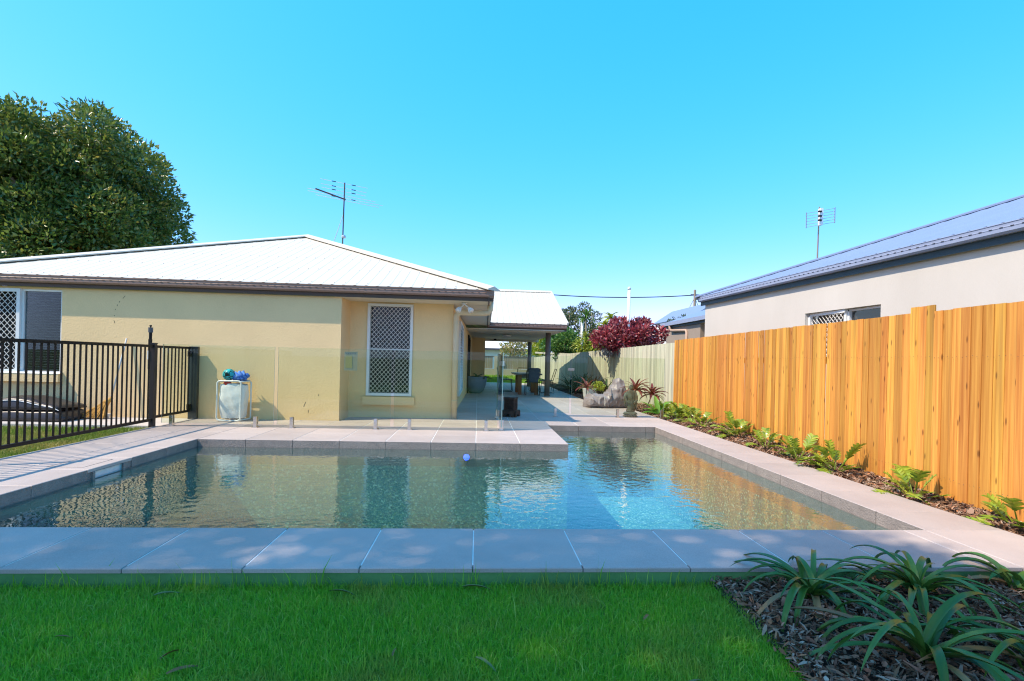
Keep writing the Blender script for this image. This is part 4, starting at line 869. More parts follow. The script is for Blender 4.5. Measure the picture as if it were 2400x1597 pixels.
# covered beanbag lounger
t = thing('beanbag_lounger', 'beanbag lounger under a crumpled grey-mauve cover beside the fence bed', 'lounger', (3.25,12.8,0))
def beantop(f):
    pts = ((0,.12),(.06,.27),(.16,.35),(.30,.35),(.42,.34),(.52,.42),(.62,.60),(.70,.72),(.78,.755),(.86,.70),(.93,.50),(.97,.28),(1,.10))
    for (a, u), (c, v) in zip(pts[:-1], pts[1:]):
        if f <= c: k = (f-a)/(c-a); k = k*k*(3-2*k); return u+(v-u)*k
    return .1
rings = []; NB, NK = 96, 56
for i in range(NB+1):
    f = i/NB; x = 2.68+1.14*f; e = min(1, min(f/.10, (1-f)/.06)); e = math.sqrt(max(.02, 1-(1-e)**2)); tp = beantop(f); hy = .40*e*(1 if f < .5 else 1-.25*(f-.5)*2); ring = []
    for k in range(NK):
        a = 2*math.pi*k/NK-math.pi/2; c, s_ = math.cos(a), math.sin(a)
        yy = hy*math.copysign(abs(c)**.6, c); zz = tp*.5*(1+math.copysign(abs(s_)**.75, s_))
        yy *= 1-.45*(zz/max(tp,.3))**1.6*(1 if tp > .5 else .25)
        q = Vector((x*2.2+.6*zz, yy*2.0, zz*2.6-.5*x)); wq = 2.2*noise.noise(q*1.3)
        fold = .028*(1-abs(math.sin(11*x*(.5 if f > .5 else 1)+9*zz+5*yy+wq)))**2+.022*(1-abs(math.sin(19*x-13*zz+4*yy+1.6*wq)))**2.5+.003*noise.ridged_multi_fractal(q*2.4, .9, 2.0, 2, 1.0, 2.0)-.035
        sc = min(1, zz/.06); nv = Vector((0, c, s_+.15)).normalized()
        ring.append((x+.5*fold*noise.noise(q*3), 12.8+yy+nv.y*fold*1.5*sc, max(.004, zz+nv.z*fold*1.5*sc)))
    rings.append(ring)
b = MB(); b.loft(rings); o = part(b, 'cover', FAB, t, True); fix_normals(o.data)
part(MB().tube([(3.10,12.405,.30),(3.12,12.385,.2),(3.12,12.38,.06)], .006, 5), 'drawstring', WHITE, t)
# pots
def leafm(L, W, droop, e0, n=7, fold=.25, tp=2.6):
    """strap leaf along +X, starting at the origin, arching over"""
    b = MB(); p = Vector((0,0,0)); ang = e0; rows = []
    for i in range(n+1):
        f = i/n; wv = W*(min(1, .55+f*2.2)*(1-f**tp)**.8 if f < 1 else 0)+.0005
        d = Vector((math.cos(ang),0,math.sin(ang))); nrm = Vector((-d.z,0,d.x))
        rows.append([p+Vector((0,-wv/2,0))+nrm*wv*fold, p.copy(), p+Vector((0,wv/2,0))+nrm*wv*fold]); p = p+d*(L/n); ang -= droop/n
    vs_ = [q for r in rows for q in r]; fs = []
    for i in range(n):
        for k in range(2): a = i*3+k; fs.append((a, a+1, a+4, a+3))
    return b.add(vs_, fs)
def rosette(parent, c, n, L, W, mat, e=(.2,1.3), droop=(.8,1.8), name='leaf', vari=.25, join=False):
    ms = [leafm(L, W, random.uniform(*droop), 0).mesh('leaf', mat, True) for _ in range(4)] if not join else None
    J = MB()
    for i in range(n):
        az = i*2.399+random.uniform(-.3,.3); el = e[0]+(e[1]-e[0])*((i+.5)/n); s_ = random.uniform(1-vari,1+vari*.4)
        if join:
            b = leafm(L*s_, W, random.uniform(*droop), el); q = Matrix.Rotation(az,4,'Z'); J.add([q @ Vector(v)+Vector(c) for v in b.v], b.f)
        else:
            o = obj(name, ms[i % 4], parent, loc=Vector(c)-WORLD[parent.name], rot=(0,-el,az), scale=(s_,)*3)
    if join: return part(J, 'foliage', mat, parent, True)
POTB = mk('pot_blue_glaze', (.16,.25,.33), (.12,.20,.27), scale=5, rough=.45, bump=.1)
POTG = mk('pot_concrete', (.50,.52,.53), (.42,.44,.45), scale=5, rough=.7)
LG1 = leafmat('leaf_mid_green', [(.05,.12,.02),(.09,.19,.03),(.13,.24,.04)])
LGP = leafmat('leaf_pale_striped', [(.28,.32,.10),(.16,.26,.05),(.42,.42,.20),(.10,.19,.04)])
LDK = leafmat('leaf_dark', [(.012,.045,.018),(.02,.07,.028),(.03,.09,.03),(.045,.11,.04)])
LRD = leafmat('leaf_burgundy', [(.10,.018,.018),(.17,.03,.025),(.24,.05,.04),(.30,.09,.06),(.12,.02,.02)], spec=.5, rough=.35)
t = thing('planter_pot', 'big rounded blue-glazed pot with a small plant by the house wall', 'pot', (-.06,17.3,0))
part(MB().lathe([(.19,0),(.28,.1),(.355,.28),(.38,.45),(.375,.5),(.385,.51),(.385,.545),(.35,.545),(.34,.49)], (-.06,17.3,.001), n=28), 'pot', POTB, t, True)
part(MB().lathe([(.335,0),(.02,.02)], (-.06,17.3,.47), n=20), 'soil', DIRT, t)
rosette(t, (-.02,17.3,.48), 9, .28, .10, LG1, (.5,1.3), (.8,1.4)); rosette(t, (.22,17.2,.50), 4, .3, .14, LDK, (.1,.5), (.6,1.0))
t = thing('planter_pot', 'pale grey square-sided pot with a spidery striped plant', 'pot', (3.36,15.2,0))
b = MB(); b.loft([ell(3.36,15.2,z,r_,r_,24,3) for z, r_ in ((.002,.16),(.12,.185),(.32,.205),(.34,.21),(.34,.185),(.29,.18))]); part(b, 'pot', POTG, t, True)
part(MB().lathe([(.18,0),(.02,.02)], (3.36,15.2,.29), n=16), 'soil', DIRT, t)
rosette(t, (3.36,15.2,.30), 22, .5, .035, LGP, (.35,1.4), (1.4,2.4))
t = thing('potted_plant', 'small dark pot with a bushy light green plant behind the beanbag', 'potted plant', (3.60,13.6,0))
part(MB().lathe([(.06,.0),(.085,.15),(.09,.16),(.08,.16)], (3.30,13.75,.20), n=16), 'pot', BLACK, t)
part(MB().lathe([(.13,0),(.13,.2)], (3.30,13.75,.0), n=16), 'stand', POTG, t)
# dining table and chairs
TW = mk('table_timber', (.33,.13,.04), (.24,.09,.03), scale=8, rough=.55, stretch=(1,1,.2))
TT = mk('table_top_dark', (.10,.10,.11), (.07,.07,.08), rough=.35, spec=.5)
t = thing('dining_table', 'outdoor dining table with dark top and orange timber legs', 'table', (1.68,17.4,0))
part(MB().box(1.2,2.12,16.75,18.3,.655,.70), 'tabletop', TT, t)
for x, y in ((1.4,16.95),(1.95,16.95),(1.4,18.1),(1.95,18.1)):
    part(MB().box(x-.06,x+.06,y-.06,y+.06,0,.65), 'leg', TW, t)
part(MB().box(1.36,1.99,16.9,17.0,.55,.65), 'apron', TT, t)
def chair(loc, rz, label):
    t = thing('dining_chair', label, 'chair', loc, 'black rod chairs round the dining table'); t.rotation_euler = (0,0,rz)
    def lp(b, n, m): return obj(n, b.mesh(n, m), t)
    # local: seat faces +X, back at -X
    for s_ in (-1,1):
        lp(MB().tube([(-.16,s_*.22,.44),(-.24,s_*.22,.02),(.22,s_*.22,.02),(.24,s_*.22,.06),(.2,s_*.22,.44)], .011, 6), 'leg', BLACK)
    lp(MB().box(-.2,.23,-.22,.22,.43,.455), 'seat', BLACK)
    lp(MB().tube([(-.19,-.22,.44),(-.30,-.22,.80),(-.31,-.19,.845),(-.31,.19,.845),(-.30,.22,.80),(-.19,.22,.44)], .011, 6), 'back_frame', BLACK)
    for k in range(7): lp(MB().tube([(-.21-.10*k/7*.9,-.22,.50+.042*k),(-.21-.10*k/7*.9,.22,.50+.042*k)], .004, 4), 'back_strand', BLACK)
    return t
chair((1.0,18.3,0), 0, 'black rod dining chair left of the table beside the glass edge')
chair((1.72,19.0,0), R(-90), 'black rod dining chair at the far end of the table')
chair((2.42,17.9,0), R(180), 'black rod dining chair partly hidden behind the veranda post')
chair((1.78,16.62,0), R(90), 'black rod dining chair at the near end with a jacket on it')
b = MB(); b.loft([ell(1.80+.012*math.sin(9*z), 16.30-.10*(z-.45)*-1, z, hw+.012*math.sin(23*z), hd, 20, 3) for z, hw, hd in ((.43,.13,.03),(.47,.16,.04),(.56,.17,.05),(.66,.18,.05),(.76,.19,.05),(.84,.20,.045),(.88,.17,.035),(.895,.10,.02))]); o = obj('jacket', b.mesh('jacket', mk('navy_cloth', (.015,.03,.06), (.03,.05,.09), scale=10, rough=.8, bump=.6, bscale=12), True)); fix_normals(o.data); tag(o, 'dark navy jacket draped over the near dining chair', 'jacket')

# ------------------------------------------------------------------ plants
def cloud(name, P, Dm, L, W, mat, parent=None, rnd=.3):
    """many small folded leaves; P base points, Dm rough growth directions"""
    N = len(P); d = Dm/np.linalg.norm(Dm, axis=1, keepdims=True)
    r = RNG.normal(size=(N,3)); s_ = np.cross(d, r); s_ /= np.linalg.norm(s_, axis=1, keepdims=True)+1e-9; nn = np.cross(s_, d)
    l = (L*RNG.uniform(1-rnd, 1+rnd, N))[:,None]; w_ = (W*RNG.uniform(1-rnd, 1+rnd, N))[:,None]
    m = P+d*l*.45+nn*w_*.05
    V = np.stack([P, m-s_*w_/2+nn*w_*.18, P+d*l-nn*l*.08, m+s_*w_/2+nn*w_*.18], 1).reshape(-1,3)
    i = np.arange(N)[:,None]*4; F = np.concatenate([i+np.array([[0,1,2]]), i+np.array([[0,2,3]])], 1).reshape(-1,3)
    me = np_mesh(name, V, F, mat); o = obj(name, me, parent)
    if parent is not None and parent.name in WORLD: o.matrix_parent_inverse = Matrix.Translation(-WORLD[parent.name])
    return o
def clumps(c, rad, n, rc, zmin=-1, shell=.75):
    out = []
    while len(out) < n:
        v = RNG.normal(size=3); v /= np.linalg.norm(v); k = RNG.uniform(shell,1) if RNG.random() < .75 else RNG.uniform(.2,shell)
        if v[2] < zmin: continue
        out.append((np.array(c)+v*np.array(rad)*k, RNG.uniform(*rc)))
    return out
def cl_points(cls, N, up=.25, outw=None):
    P = []; Dm = []; w_ = np.array([r**2 for _, r in cls]); w_ = w_/w_.sum()
    for (c, r), n in zip(cls, RNG.multinomial(N, w_)):
        v = RNG.normal(size=(n,3)); v /= np.linalg.norm(v, axis=1, keepdims=True); k = RNG.uniform(.45,1,n)**.6
        P.append(c+v*(k*r)[:,None]*np.array([1,1,.8])); Dm.append(v*.8+RNG.normal(size=(n,3))*.55+np.array([0,0,up]))
    return np.concatenate(P), np.concatenate(Dm)
BARK = mk('bark', (.30,.19,.10), (.18,.115,.07), scale=6, rough=.9, bump=.6, bscale=20, stretch=(2,2,.5))
BARKP = mk('bark_pale', (.45,.38,.29), (.32,.26,.2), scale=6, rough=.9)
def limb(b, p, q, r0, r1, wob=.15, n=6):
    p = Vector(p); q = Vector(q); L = (q-p).length
    b.tube([p.lerp(q,i/n)+Vector((random.uniform(-1,1),random.uniform(-1,1),random.uniform(-.5,.5)))*wob*L*.25*(1 if 0 < i < n else 0) for i in range(n+1)], [r0+(r1-r0)*i/n for i in range(n+1)], 8)
# big tree behind the house
t = thing('big_tree', 'huge dense rounded dark green tree behind the left end of the house', 'tree', (-19.2,24,0))
b = MB(); limb(b, (-17.6,24,-.1), (-17.5,23.8,4.5), .55, .42, .1)
for q in ((-16.0,22.0,8.6),(-20.5,22.5,9.5),(-18,25,11),(-15,25,8),(-22,25,7.5),(-17.9,20.8,7.6)): limb(b, (-17.5,23.8,4.3), q, .3, .08, .2)
part(b, 'trunk', BARK, t, True)
cls = clumps((-18.3,24,8.2), (4.1,4,3.3), 70, (.7,1.3), -.5)+clumps((-20.3,24.2,6.4), (5.9,5.2,4.5), 150, (.75,1.5), -.62)+clumps((-18.2,23.6,5.4), (4.3,4.2,3.0), 45, (.7,1.2), -.8)
P_, D_ = cl_points(cls, 135000, .15)
LBT = leafmat('leaf_big_tree', [(.05,.115,.022),(.09,.165,.03),(.14,.21,.036),(.18,.24,.04),(.085,.135,.032),(.27,.31,.06),(.055,.10,.025),(.40,.34,.07)], rough=.3, spec=.6, trans=.4)
cloud('crown', P_, D_, .205, .10, LBT, t)
sel = [c for c, r in cls if c[0] > -19 and c[2] < 7 and c[1] < 24]
cl2 = [(c, .5) for c in sel[:14]]
P_, D_ = cl_points(cl2, 420, .1); cloud('orange_leaves', P_, D_, .22, .11, leafmat('leaf_orange', [(.5,.10,.01),(.45,.22,.02),(.35,.25,.03)]), t)
def shrub(name, label, cat, c, rad, ncl, rc, N, L, W, mat, bark=BARK, up=.3, zmin=-1, stems=5, group=None):
    t = thing(name, label, cat, (c[0],c[1],0), group)
    b = MB()
    for k in range(stems):
        v = Vector((random.uniform(-1,1)*rad[0]*.6, random.uniform(-1,1)*rad[1]*.6, random.uniform(0,.7)*rad[2])); limb(b, (c[0]+v.x*.2,c[1]+v.y*.2,-.05), (c[0]+v.x,c[1]+v.y,c[2]+v.z), max(.012,rad[0]*.04), max(.004,rad[0]*.012), .1)
    part(b, 'stem', bark, t, True)
    cls = clumps(c, rad, ncl, rc, zmin); P_, D_ = cl_points(cls, N, up); cloud('foliage', P_, D_, L, W, mat, t); return t, cls
LRS = leafmat('leaf_red_shrub', [(.20,.02,.035),(.33,.045,.06),(.46,.08,.10),(.56,.18,.18),(.17,.02,.03),(.40,.06,.08),(.60,.34,.31)], rough=.35, spec=.5)
shrub('red_shrub', 'dense burgundy-leaved shrub leaning over the old fence', 'shrub', (4.98,16.7,2.0), (1.05,.5,.50), 46, (.2,.36), 5200, .15, .075, LRS, stems=8)
P_, D_ = cl_points(clumps((4.46,16.6,1.74), (.40,.12,.14), 9, (.12,.2)), 800, -.3); rs = bpy.data.objects['red_shrub']; cloud('foliage', P_, D_, .14, .07, LRS, rs)
GD = leafmat('leaf_dead_grey', [(.30,.28,.25),(.2,.18,.15),(.42,.40,.36)], trans=.1)
v = RNG.normal(size=(150,3))*np.array([.22,.03,.06])+np.array([4.36,16.6,1.50]); cloud('dead_leaves', v, np.tile([[0,-.1,-1]],(150,1))+RNG.normal(size=(150,3))*.25, .16, .05, GD, rs)
LEU = leafmat('leaf_eucalypt', [(.07,.10,.04),(.11,.14,.06),(.16,.18,.08),(.05,.08,.035)], trans=.2)
shrub('gum_tree', 'sparse tall gum tree in the distance behind the veranda roof', 'tree', (8.1,40,3.9), (2.0,1.6,1.7), 26, (.3,.6), 2600, .26, .10, LEU, BARKP, 0, stems=9)
LYG = leafmat('leaf_yellow_green', [(.30,.34,.04),(.20,.28,.03),(.40,.40,.06),(.12,.20,.02),(.45,.42,.10)], spec=.5)
t = thing('dracaena_shrub', 'tall spiky dracaena with drooping yellow-green leaves behind the old fence', 'shrub', (4.5,21.5,0))
b = MB(); heads = [(4.42,21.0,2.95,.62),(4.35,20.8,2.1,.55),(4.75,21,1.95,.55),(4.55,20.7,1.7,.5),(4.2,21.2,1.75,.5)]
for hx, hy, hz, l in heads: limb(b, (4.5,21.3,-.1), (hx,hy,hz), .05, .03, .05)
part(b, 'stem', BARKP, t, True)
for hx, hy, hz, l in heads: rosette(t, (hx,hy,hz), 30, l, .075, LYG if hz < 2.8 else LG1, (-.3,1.5), (.9,2.0), join=True)
t = thing('croton_shrub', 'bright lime croton shrub left of the burgundy shrub', 'shrub', (4.75,18.5,0))
b = MB(); heads = [(4.55,18.4,2.45,.42),(4.75,18.3,2.72,.42),(4.55,18.2,2.05,.42),(4.85,18.3,2.35,.45),(4.4,18.5,1.75,.42),(4.7,18.0,1.85,.4),(4.35,18.6,2.05,.42)]
for hx, hy, hz, l in heads: limb(b, (4.75,18.5,-.1), (hx,hy,hz), .04, .02, .05)
part(b, 'stem', BARKP, t, True)
LCR = leafmat('leaf_croton', [(.36,.42,.04),(.26,.36,.03),(.48,.48,.06),(.18,.28,.02)], spec=.5)
for hx, hy, hz, l in heads: rosette(t, (hx,hy,hz), 22, l, .11, LCR, (-.5,1.3), (.9,1.9), join=True)
shrub('lime_shrub', 'lime green leafy shrub just behind the shadowed part of the old fence', 'shrub', (4.75,20.6,1.62), (.7,.5,.5), 20, (.2,.34), 2200, .15, .07, LCR)
shrub('hedge_shrub', 'mid green bushy shrub behind the old fence near the veranda post', 'shrub', (4.25,23.6,1.75), (.7,.5,.62), 22, (.2,.36), 2600, .14, .07, LG1)
shrub('fence_shrub', 'glossy dark green shrub behind the far old fence', 'shrub', (4.35,26.2,1.95), (.85,.6,.75), 26, (.22,.4), 3000, .16, .08, leafmat('leaf_gloss_green', [(.03,.10,.02),(.06,.17,.03),(.10,.24,.04),(.2,.34,.08)], rough=.3, spec=.6))
shrub('lime_shrub', 'lime green shrub at the far corner of the old fence', 'shrub', (3.75,30.2,1.9), (.75,.6,.75), 22, (.22,.4), 2400, .18, .08, LCR)
LFR = leafmat('leaf_frangipani', [(.40,.28,.10),(.30,.30,.08),(.5,.32,.14),(.22,.26,.06),(.5,.45,.3)])
shrub('frangipani_tree', 'half-bare orange and yellow leaved tree beyond the back fence', 'tree', (2.35,31,1.75), (1.0,.6,.62), 26, (.14,.28), 1000, .2, .07, LFR, BARKP, stems=14)
shrub('far_shrub', 'wispy bare-topped shrub by the far white gable', 'shrub', (14.3,36.5,4.0), (1.0,.8,.55), 16, (.2,.35), 500, .22, .08, LEU, BARKP)
# bed under the old fence
for i, (x, y, n, L_) in enumerate(((3.55,19.6,16,.62),(3.75,18.4,18,.66),(3.9,17.2,18,.68),(3.45,17.6,14,.5),(4.1,16.3,16,.62),(3.75,16.2,14,.5))):
    t = thing('strappy_plant', ('dark leafy plant in the shaded bed, farthest from the beanbag','dark leafy plant in the shaded bed, second from the far end','tall dark leafy plant mid-way along the shaded bed','low dark leafy plant at the patio edge','dark leafy plant against the old fence near the pale pot','low dark leafy plant just behind the pale pot')[i], 'plant', (x,y,-.05), 'dark plants in the shaded bed')
    rosette(t, (x,y,-.03), n*3, L_*1.35, .085, LDK, (.35,1.5), (.6,1.5))
def cordyline(c, z, lean, n, L_, label):
    t = thing('cordyline', label, 'plant', (c[0],c[1],-.05), 'burgundy cordylines by the fence')
    part(MB().tube([(c[0],c[1],-.06),(c[0]+lean*.5,c[1],z*.5),(c[0]+lean,c[1],z)], [.016,.014,.012], 6), 'stem', BARKP, t, True)
    rosette(t, (c[0]+lean,c[1],z), n, L_, .075, LRD, (.0,1.35), (.7,1.6))
cordyline((2.98,13.9), .40, 0, 15, .40, 'burgundy cordyline peeking out left behind the beanbag')
cordyline((3.86,12.2), .46, -.04, 24, .44, 'burgundy cordyline right behind the statue')
cordyline((4.05,12.15), .36, .16, 26, .46, 'burgundy cordyline nearest the orange fence')
t = thing('broadleaf_plant', 'bright green broad-leaved plant in front of the cordylines', 'plant', (4.12,11.5,-.05))
LBG = leafmat('leaf_bright_green', [(.10,.30,.03),(.16,.38,.05),(.22,.42,.06)], trans=.4)
for (az, el, l) in ((2.7,.9,.5),(.25,.35,.6),(.5,.8,.62),(3.3,.35,.42),(1.5,1.3,.5),(2.2,.5,.45)): obj('leaf', leafm(l, .13, .7, 0).mesh('leaf', LBG, True), t, loc=(0,0,.02), rot=(0,-el,az))
pt = bpy.data.objects['potted_plant']; P_, D_ = cl_points([(np.array([3.30,13.75,.46]), .13)], 240, .4); cloud('foliage', P_, D_, .07, .04, LCR, pt)

# mulch beds
mb = MB()
def fx(y): return 3.97+.0955*(y-2.3)
mb.add([(1.29,-2,-.085),(6,-2,-.085),(6,FO+.01,-.085),(1.31,FO+.01,-.085)], [(0,1,2,3)])
mb.add([(RX-.02,FO,-.085),(fx(FO)+.1,FO,-.085),(fx(14.6)+.1,14.6,-.085),(RX-.02,14.6,-.085)], [(0,1,2,3)])
mb.add([(3.17,14.6,-.085),(5.2,14.6,-.085),(3.4,28,.2),(3.17,25.5,-.02)], [(0,1,2,3)])
struct(obj('mulch_bed', mb.mesh('mulch_bed', DIRT)))
def chips(xy, z, L, W, tilt=.45):
    N = len(xy); a = RNG.uniform(0,2*np.pi,N); e = RNG.normal(0,tilt,N); ro = RNG.normal(0,tilt*1.3,N)
    l = (L*RNG.lognormal(0,.45,N))[:,None]; w_ = (W*RNG.lognormal(0,.4,N))[:,None]
    d = np.stack([np.cos(a)*np.cos(e), np.sin(a)*np.cos(e), np.sin(e)],1); s_ = np.stack([-np.sin(a)*np.cos(ro), np.cos(a)*np.cos(ro), np.sin(ro)],1); nn = np.cross(d,s_)
    P = np.column_stack([xy, z+RNG.uniform(0,.022,N)])
    V = np.stack([P-d*l/2-s_*w_*.25, P-d*l/2+s_*w_*.35, P+s_*w_/2+nn*l*.06, P+d*l/2+s_*w_*.1, P+d*l/2-s_*w_*.2, P-s_*w_/2+nn*l*.06],1).reshape(-1,3)
    i = np.arange(N)[:,None]*6; F = np.concatenate([i+np.array([[0,1,2,5]]), i+np.array([[5,2,3,4]])],1).reshape(-1,4)
    return V, F
MUL = leafmat('mulch_chip', [(.16,.08,.04),(.26,.14,.075),(.09,.05,.03),(.36,.23,.15),(.13,.07,.045),(.46,.36,.27),(.21,.09,.05),(.08,.05,.038),(.40,.17,.08)], rough=.85, trans=0, spec=.15)
xy1 = np.column_stack([RNG.uniform(1.25,4.1,17000), RNG.uniform(1.5,FO+.005,17000)])
k = xy1[:,0] > 1.34-.10*((2.5-xy1[:,1])/.7)**2+RNG.normal(0,.02,len(xy1)); xy1 = xy1[k]
V1, F1 = chips(xy1, -.072, .036, .010)
yy = FO+(14.6-FO)*RNG.uniform(0,1,24000)**1.4; xx = RX+.004+(fx(yy)-RX-.0)*RNG.uniform(0,1,24000)
sl_ = (xx-RX)/(fx(yy)-RX+1e-6)
V2, F2 = chips(np.column_stack([xx,yy]), -.062+.05*sl_, .045, .014)
struct(obj('mulch_chips', np_mesh('mulch_chips', np.concatenate([V1,V2]), np.concatenate([F1,F2+len(V1)]), MUL)), 'stuff')

# lobed-leaf plants along the new fence
LXA = leafmat('leaf_lobed', [(.17,.27,.02),(.25,.35,.03),(.34,.42,.04),(.11,.20,.02),(.44,.46,.06)], rough=.3, spec=.6, trans=.3)
def lobed(L, W, droop, lobes=7):
    b = MB(); pe = .52; n = 14; pts = []; p = Vector((0,0,0)); ang = 0
    for i in range(n+1): pts.append(p.copy()); ang -= droop/n*(1.6 if i > n*pe else .4); p = p+Vector((math.cos(ang),0,math.sin(ang)))*L/n
    k = int(n*pe); b.tube(pts[:k+1], [.007]*k+[.005], 5)
    bl = pts[k:]; m = len(bl)-1
    for i in range(m):                      # midrib strip
        w0 = .014*(1-i/m)+.004; w1 = .014*(1-(i+1)/m)+.004
        b.add([bl[i]+Vector((0,-w0,0)), bl[i]+Vector((0,w0,0)), bl[i+1]+Vector((0,w1,0)), bl[i+1]+Vector((0,-w1,0))], [(0,1,2,3)])
    for j in range(lobes):
        f = (j+.35)/lobes*m; i = min(m-1, int(f)); q = bl[i].lerp(bl[i+1], f-i); d = (bl[i+1]-bl[i]).normalized(); wl = W*(.55+.45*math.sin(math.pi*(.2+.65*j/lobes))); bw = L*(1-pe)/lobes*.95
        for s_ in (-1,1):
            o_ = Vector((0,s_,0)); up_ = Vector((-d.z,0,d.x)); tip = q+d*wl*.55+o_*wl+up_*wl*(.12+.1*math.sin(j*2.1)); a_, c_ = q-d*bw*.5, q+d*bw*.6; mid = (q+tip)/2+up_*wl*.10
            b.add([a_, mid-d*bw*.55, tip-d*bw*.15, tip+d*bw*.2, mid+d*bw*.55, c_], [(0,1,2,3,4,5)] if s_ < 0 else [(5,4,3,2,1,0)])
    e = bl[-1]; b.add([bl[-2]+Vector((0,-.012,0)), e+Vector((.02,0,0)), bl[-2]+Vector((0,.012,0))], [(0,1,2)])
    return b.mesh('leaf', LXA)
LOB = [lobed(.46, .085, .7, 6), lobed(.54, .095, 1.0, 6), lobed(.40, .075, .4, 6), lobed(.50, .09, .15, 6)]
xan = [(3.98,4.42,.92,13,'nearest the camera'),(4.04,5.52,1.0,14,'second from the camera'),(4.05,6.22,1.0,14,'third from the camera'),(4.12,7.08,.85,12,'fourth from the camera'),(4.28,8.2,1.05,17,'in the middle of the bed'),(4.22,9.35,.9,13,'just beyond the middle of the bed'),(4.4,10.2,.95,17,'among the dense far clump, near side'),(4.25,10.75,.9,16,'among the dense far clump, pool side'),(4.5,11.1,1.0,17,'among the dense far clump, fence side'),(4.3,11.7,.95,16,'at the far end of the bed'),(4.03,3.55,.9,9,'cut off by the right picture edge')]
for x, y, s_, n, wh in xan:
    t = thing('lobed_plant', 'low lobed-leaf green plant by the orange fence, '+wh, 'plant', (x,y,-.06), 'lobed-leaf plants along the orange fence')
    a0 = random.uniform(0,6)
    n = int(n*1.15)
    for i in range(n):
        az = a0+i*2.399+random.uniform(-.25,.25); el = .25+1.05*(i/n)**1.1+random.uniform(-.1,.1); k = s_*random.uniform(.62,.92)
        if x+math.cos(az)*math.cos(el)*.45*k > fx(y)-.03: az = math.pi-az if random.random() < .6 else math.pi/2*random.choice((-1,1))
        obj('leaf', LOB[i % 4], t, loc=(0,0,.0), rot=(random.uniform(-.3,.3),-el,az), scale=(k,k,k))
# strap-leaf clumps in the front bed
LCL = leafmat('leaf_strap_blue_green', [(.04,.115,.018),(.06,.155,.024),(.085,.195,.03),(.048,.13,.02)], rough=.36, spec=.3, trans=.15, patch=((.17,.24,.08),7,.50,.72,.7))
LCY = leafmat('leaf_strap_olive', [(.10,.19,.03),(.16,.22,.05),(.07,.16,.03)], rough=.35, spec=.5, trans=.2)
DEADL = leafmat('leaf_strap_dead', [(.30,.17,.06),(.22,.11,.04),(.38,.26,.11)], trans=.15)
def clivia(c, n, L_, W, label, seed, azs=None):
    rd = random.Random(seed); t = thing('clivia', label, 'plant', (*c,-.08), 'strap-leaf clumps in the front bed')
    for i in range(n):
        f = (i+.5)/n; az = i*2.399+rd.uniform(-.35,.35); el = R(rd.uniform(25,50)) if f < .3 else R(rd.uniform(52,78)); l = L_*rd.uniform(.75,1.25); dr = rd.uniform(2.0,3.3) if f > .25 else rd.uniform(1.0,1.8)
        if f > .93: dr = rd.uniform(1.6,2.4); l *= .8
        m_ = leafm(l, W*rd.uniform(.8,1.15)*(.6 if f > .93 else 1), dr, el, 14, .32, 3.4).mesh('leaf', (DEADL if rd.random() < .4 else LCY) if f < .3 and rd.random() < .3 else LCL, True)
        obj('leaf', m_, t, loc=(rd.uniform(-.03,.03),rd.uniform(-.03,.03),.0), rot=(0,0,az))
    return t
clivia((1.74,2.54), 27, .49, .034, 'dark strap-leaf clump nearest the lawn beside the coping', 3)
clivia((2.34,2.56), 31, .49, .034, 'dense strap-leaf clump next to the coping, right of the first', 5)
clivia((1.86,1.98), 26, .57, .038, 'big blue-green strap-leaf clump at the bottom right of the picture', 8)
clivia((2.28,1.90), 19, .54, .037, 'strap-leaf clump cut off by the bottom right corner', 12)
clivia((2.98,2.62), 12, .40, .05, 'light green strap-leaf clump at the right picture edge', 15)

# ------------------------------------------------------------------ lawns
def grass(name, xy, z, h, wd, mat, lean=.5, dist=None):
    N = len(xy); a = RNG.uniform(0,2*np.pi,N); hh = h*RNG.lognormal(0,.3,N); le = np.abs(RNG.normal(0,lean,N)); b_ = RNG.uniform(0,2*np.pi,N)
    w_ = wd*RNG.uniform(.7,1.3,N); P = np.column_stack([xy, np.full(N, z)]); s_ = np.stack([np.cos(a),np.sin(a),np.zeros(N)],1)*(w_/2)[:,None]
    ld = np.stack([np.cos(b_),np.sin(b_),np.zeros(N)],1); u = np.array([[0,0,1.]])
    m = P+u*(hh*.55)[:,None]+ld*(hh*le*.35)[:,None]; tp = P+u*(hh*np.clip(1-.25*le,.3,1))[:,None]+ld*(hh*le)[:,None]
    V = np.stack([P-s_, P+s_, m-s_*.85, m+s_*.85, tp],1).reshape(-1,3); i = np.arange(N)[:,None]*5
    F = np.concatenate([i+np.array([[0,1,3]]), i+np.array([[0,3,2]]), i+np.array([[2,3,4]])],1).reshape(-1,3)
    return struct(obj(name, np_mesh(name, V, F, mat)), 'stuff')
GR = leafmat('lawn_blade', [(.13,.42,.025),(.18,.49,.03),(.25,.55,.045),(.14,.44,.025),(.40,.58,.12)], rough=.45, trans=.45, spec=.35, patch=((.36,.36,.08),2.0,.50,.70,.7))
mb = MB(); mb.add([(-9,-6,-.105),(1.36,-6,-.105),(1.36,FO+.008,-.105),(-9,FO+.008,-.105)], [(0,1,2,3)]); struct(obj('front_lawn', mb.mesh('front_lawn', TURF)))
N = 170000; y = RNG.uniform(1.72,FO,N); x = RNG.uniform(-1,1,N)*1.25*y+.1
k = (x < 1.36-.10*((2.5-y)/.7)**2+RNG.normal(0,.025,N)); grass('lawn_grass', np.column_stack([x[k],y[k]]), -.105, .034, .0032, GR, .65)
N = 26000; y = RNG.uniform(-1.5,1.72,N); x = RNG.uniform(-5,1.25,N); grass('lawn_grass', np.column_stack([x,y]), -.105, .045, .008, GR, .5)
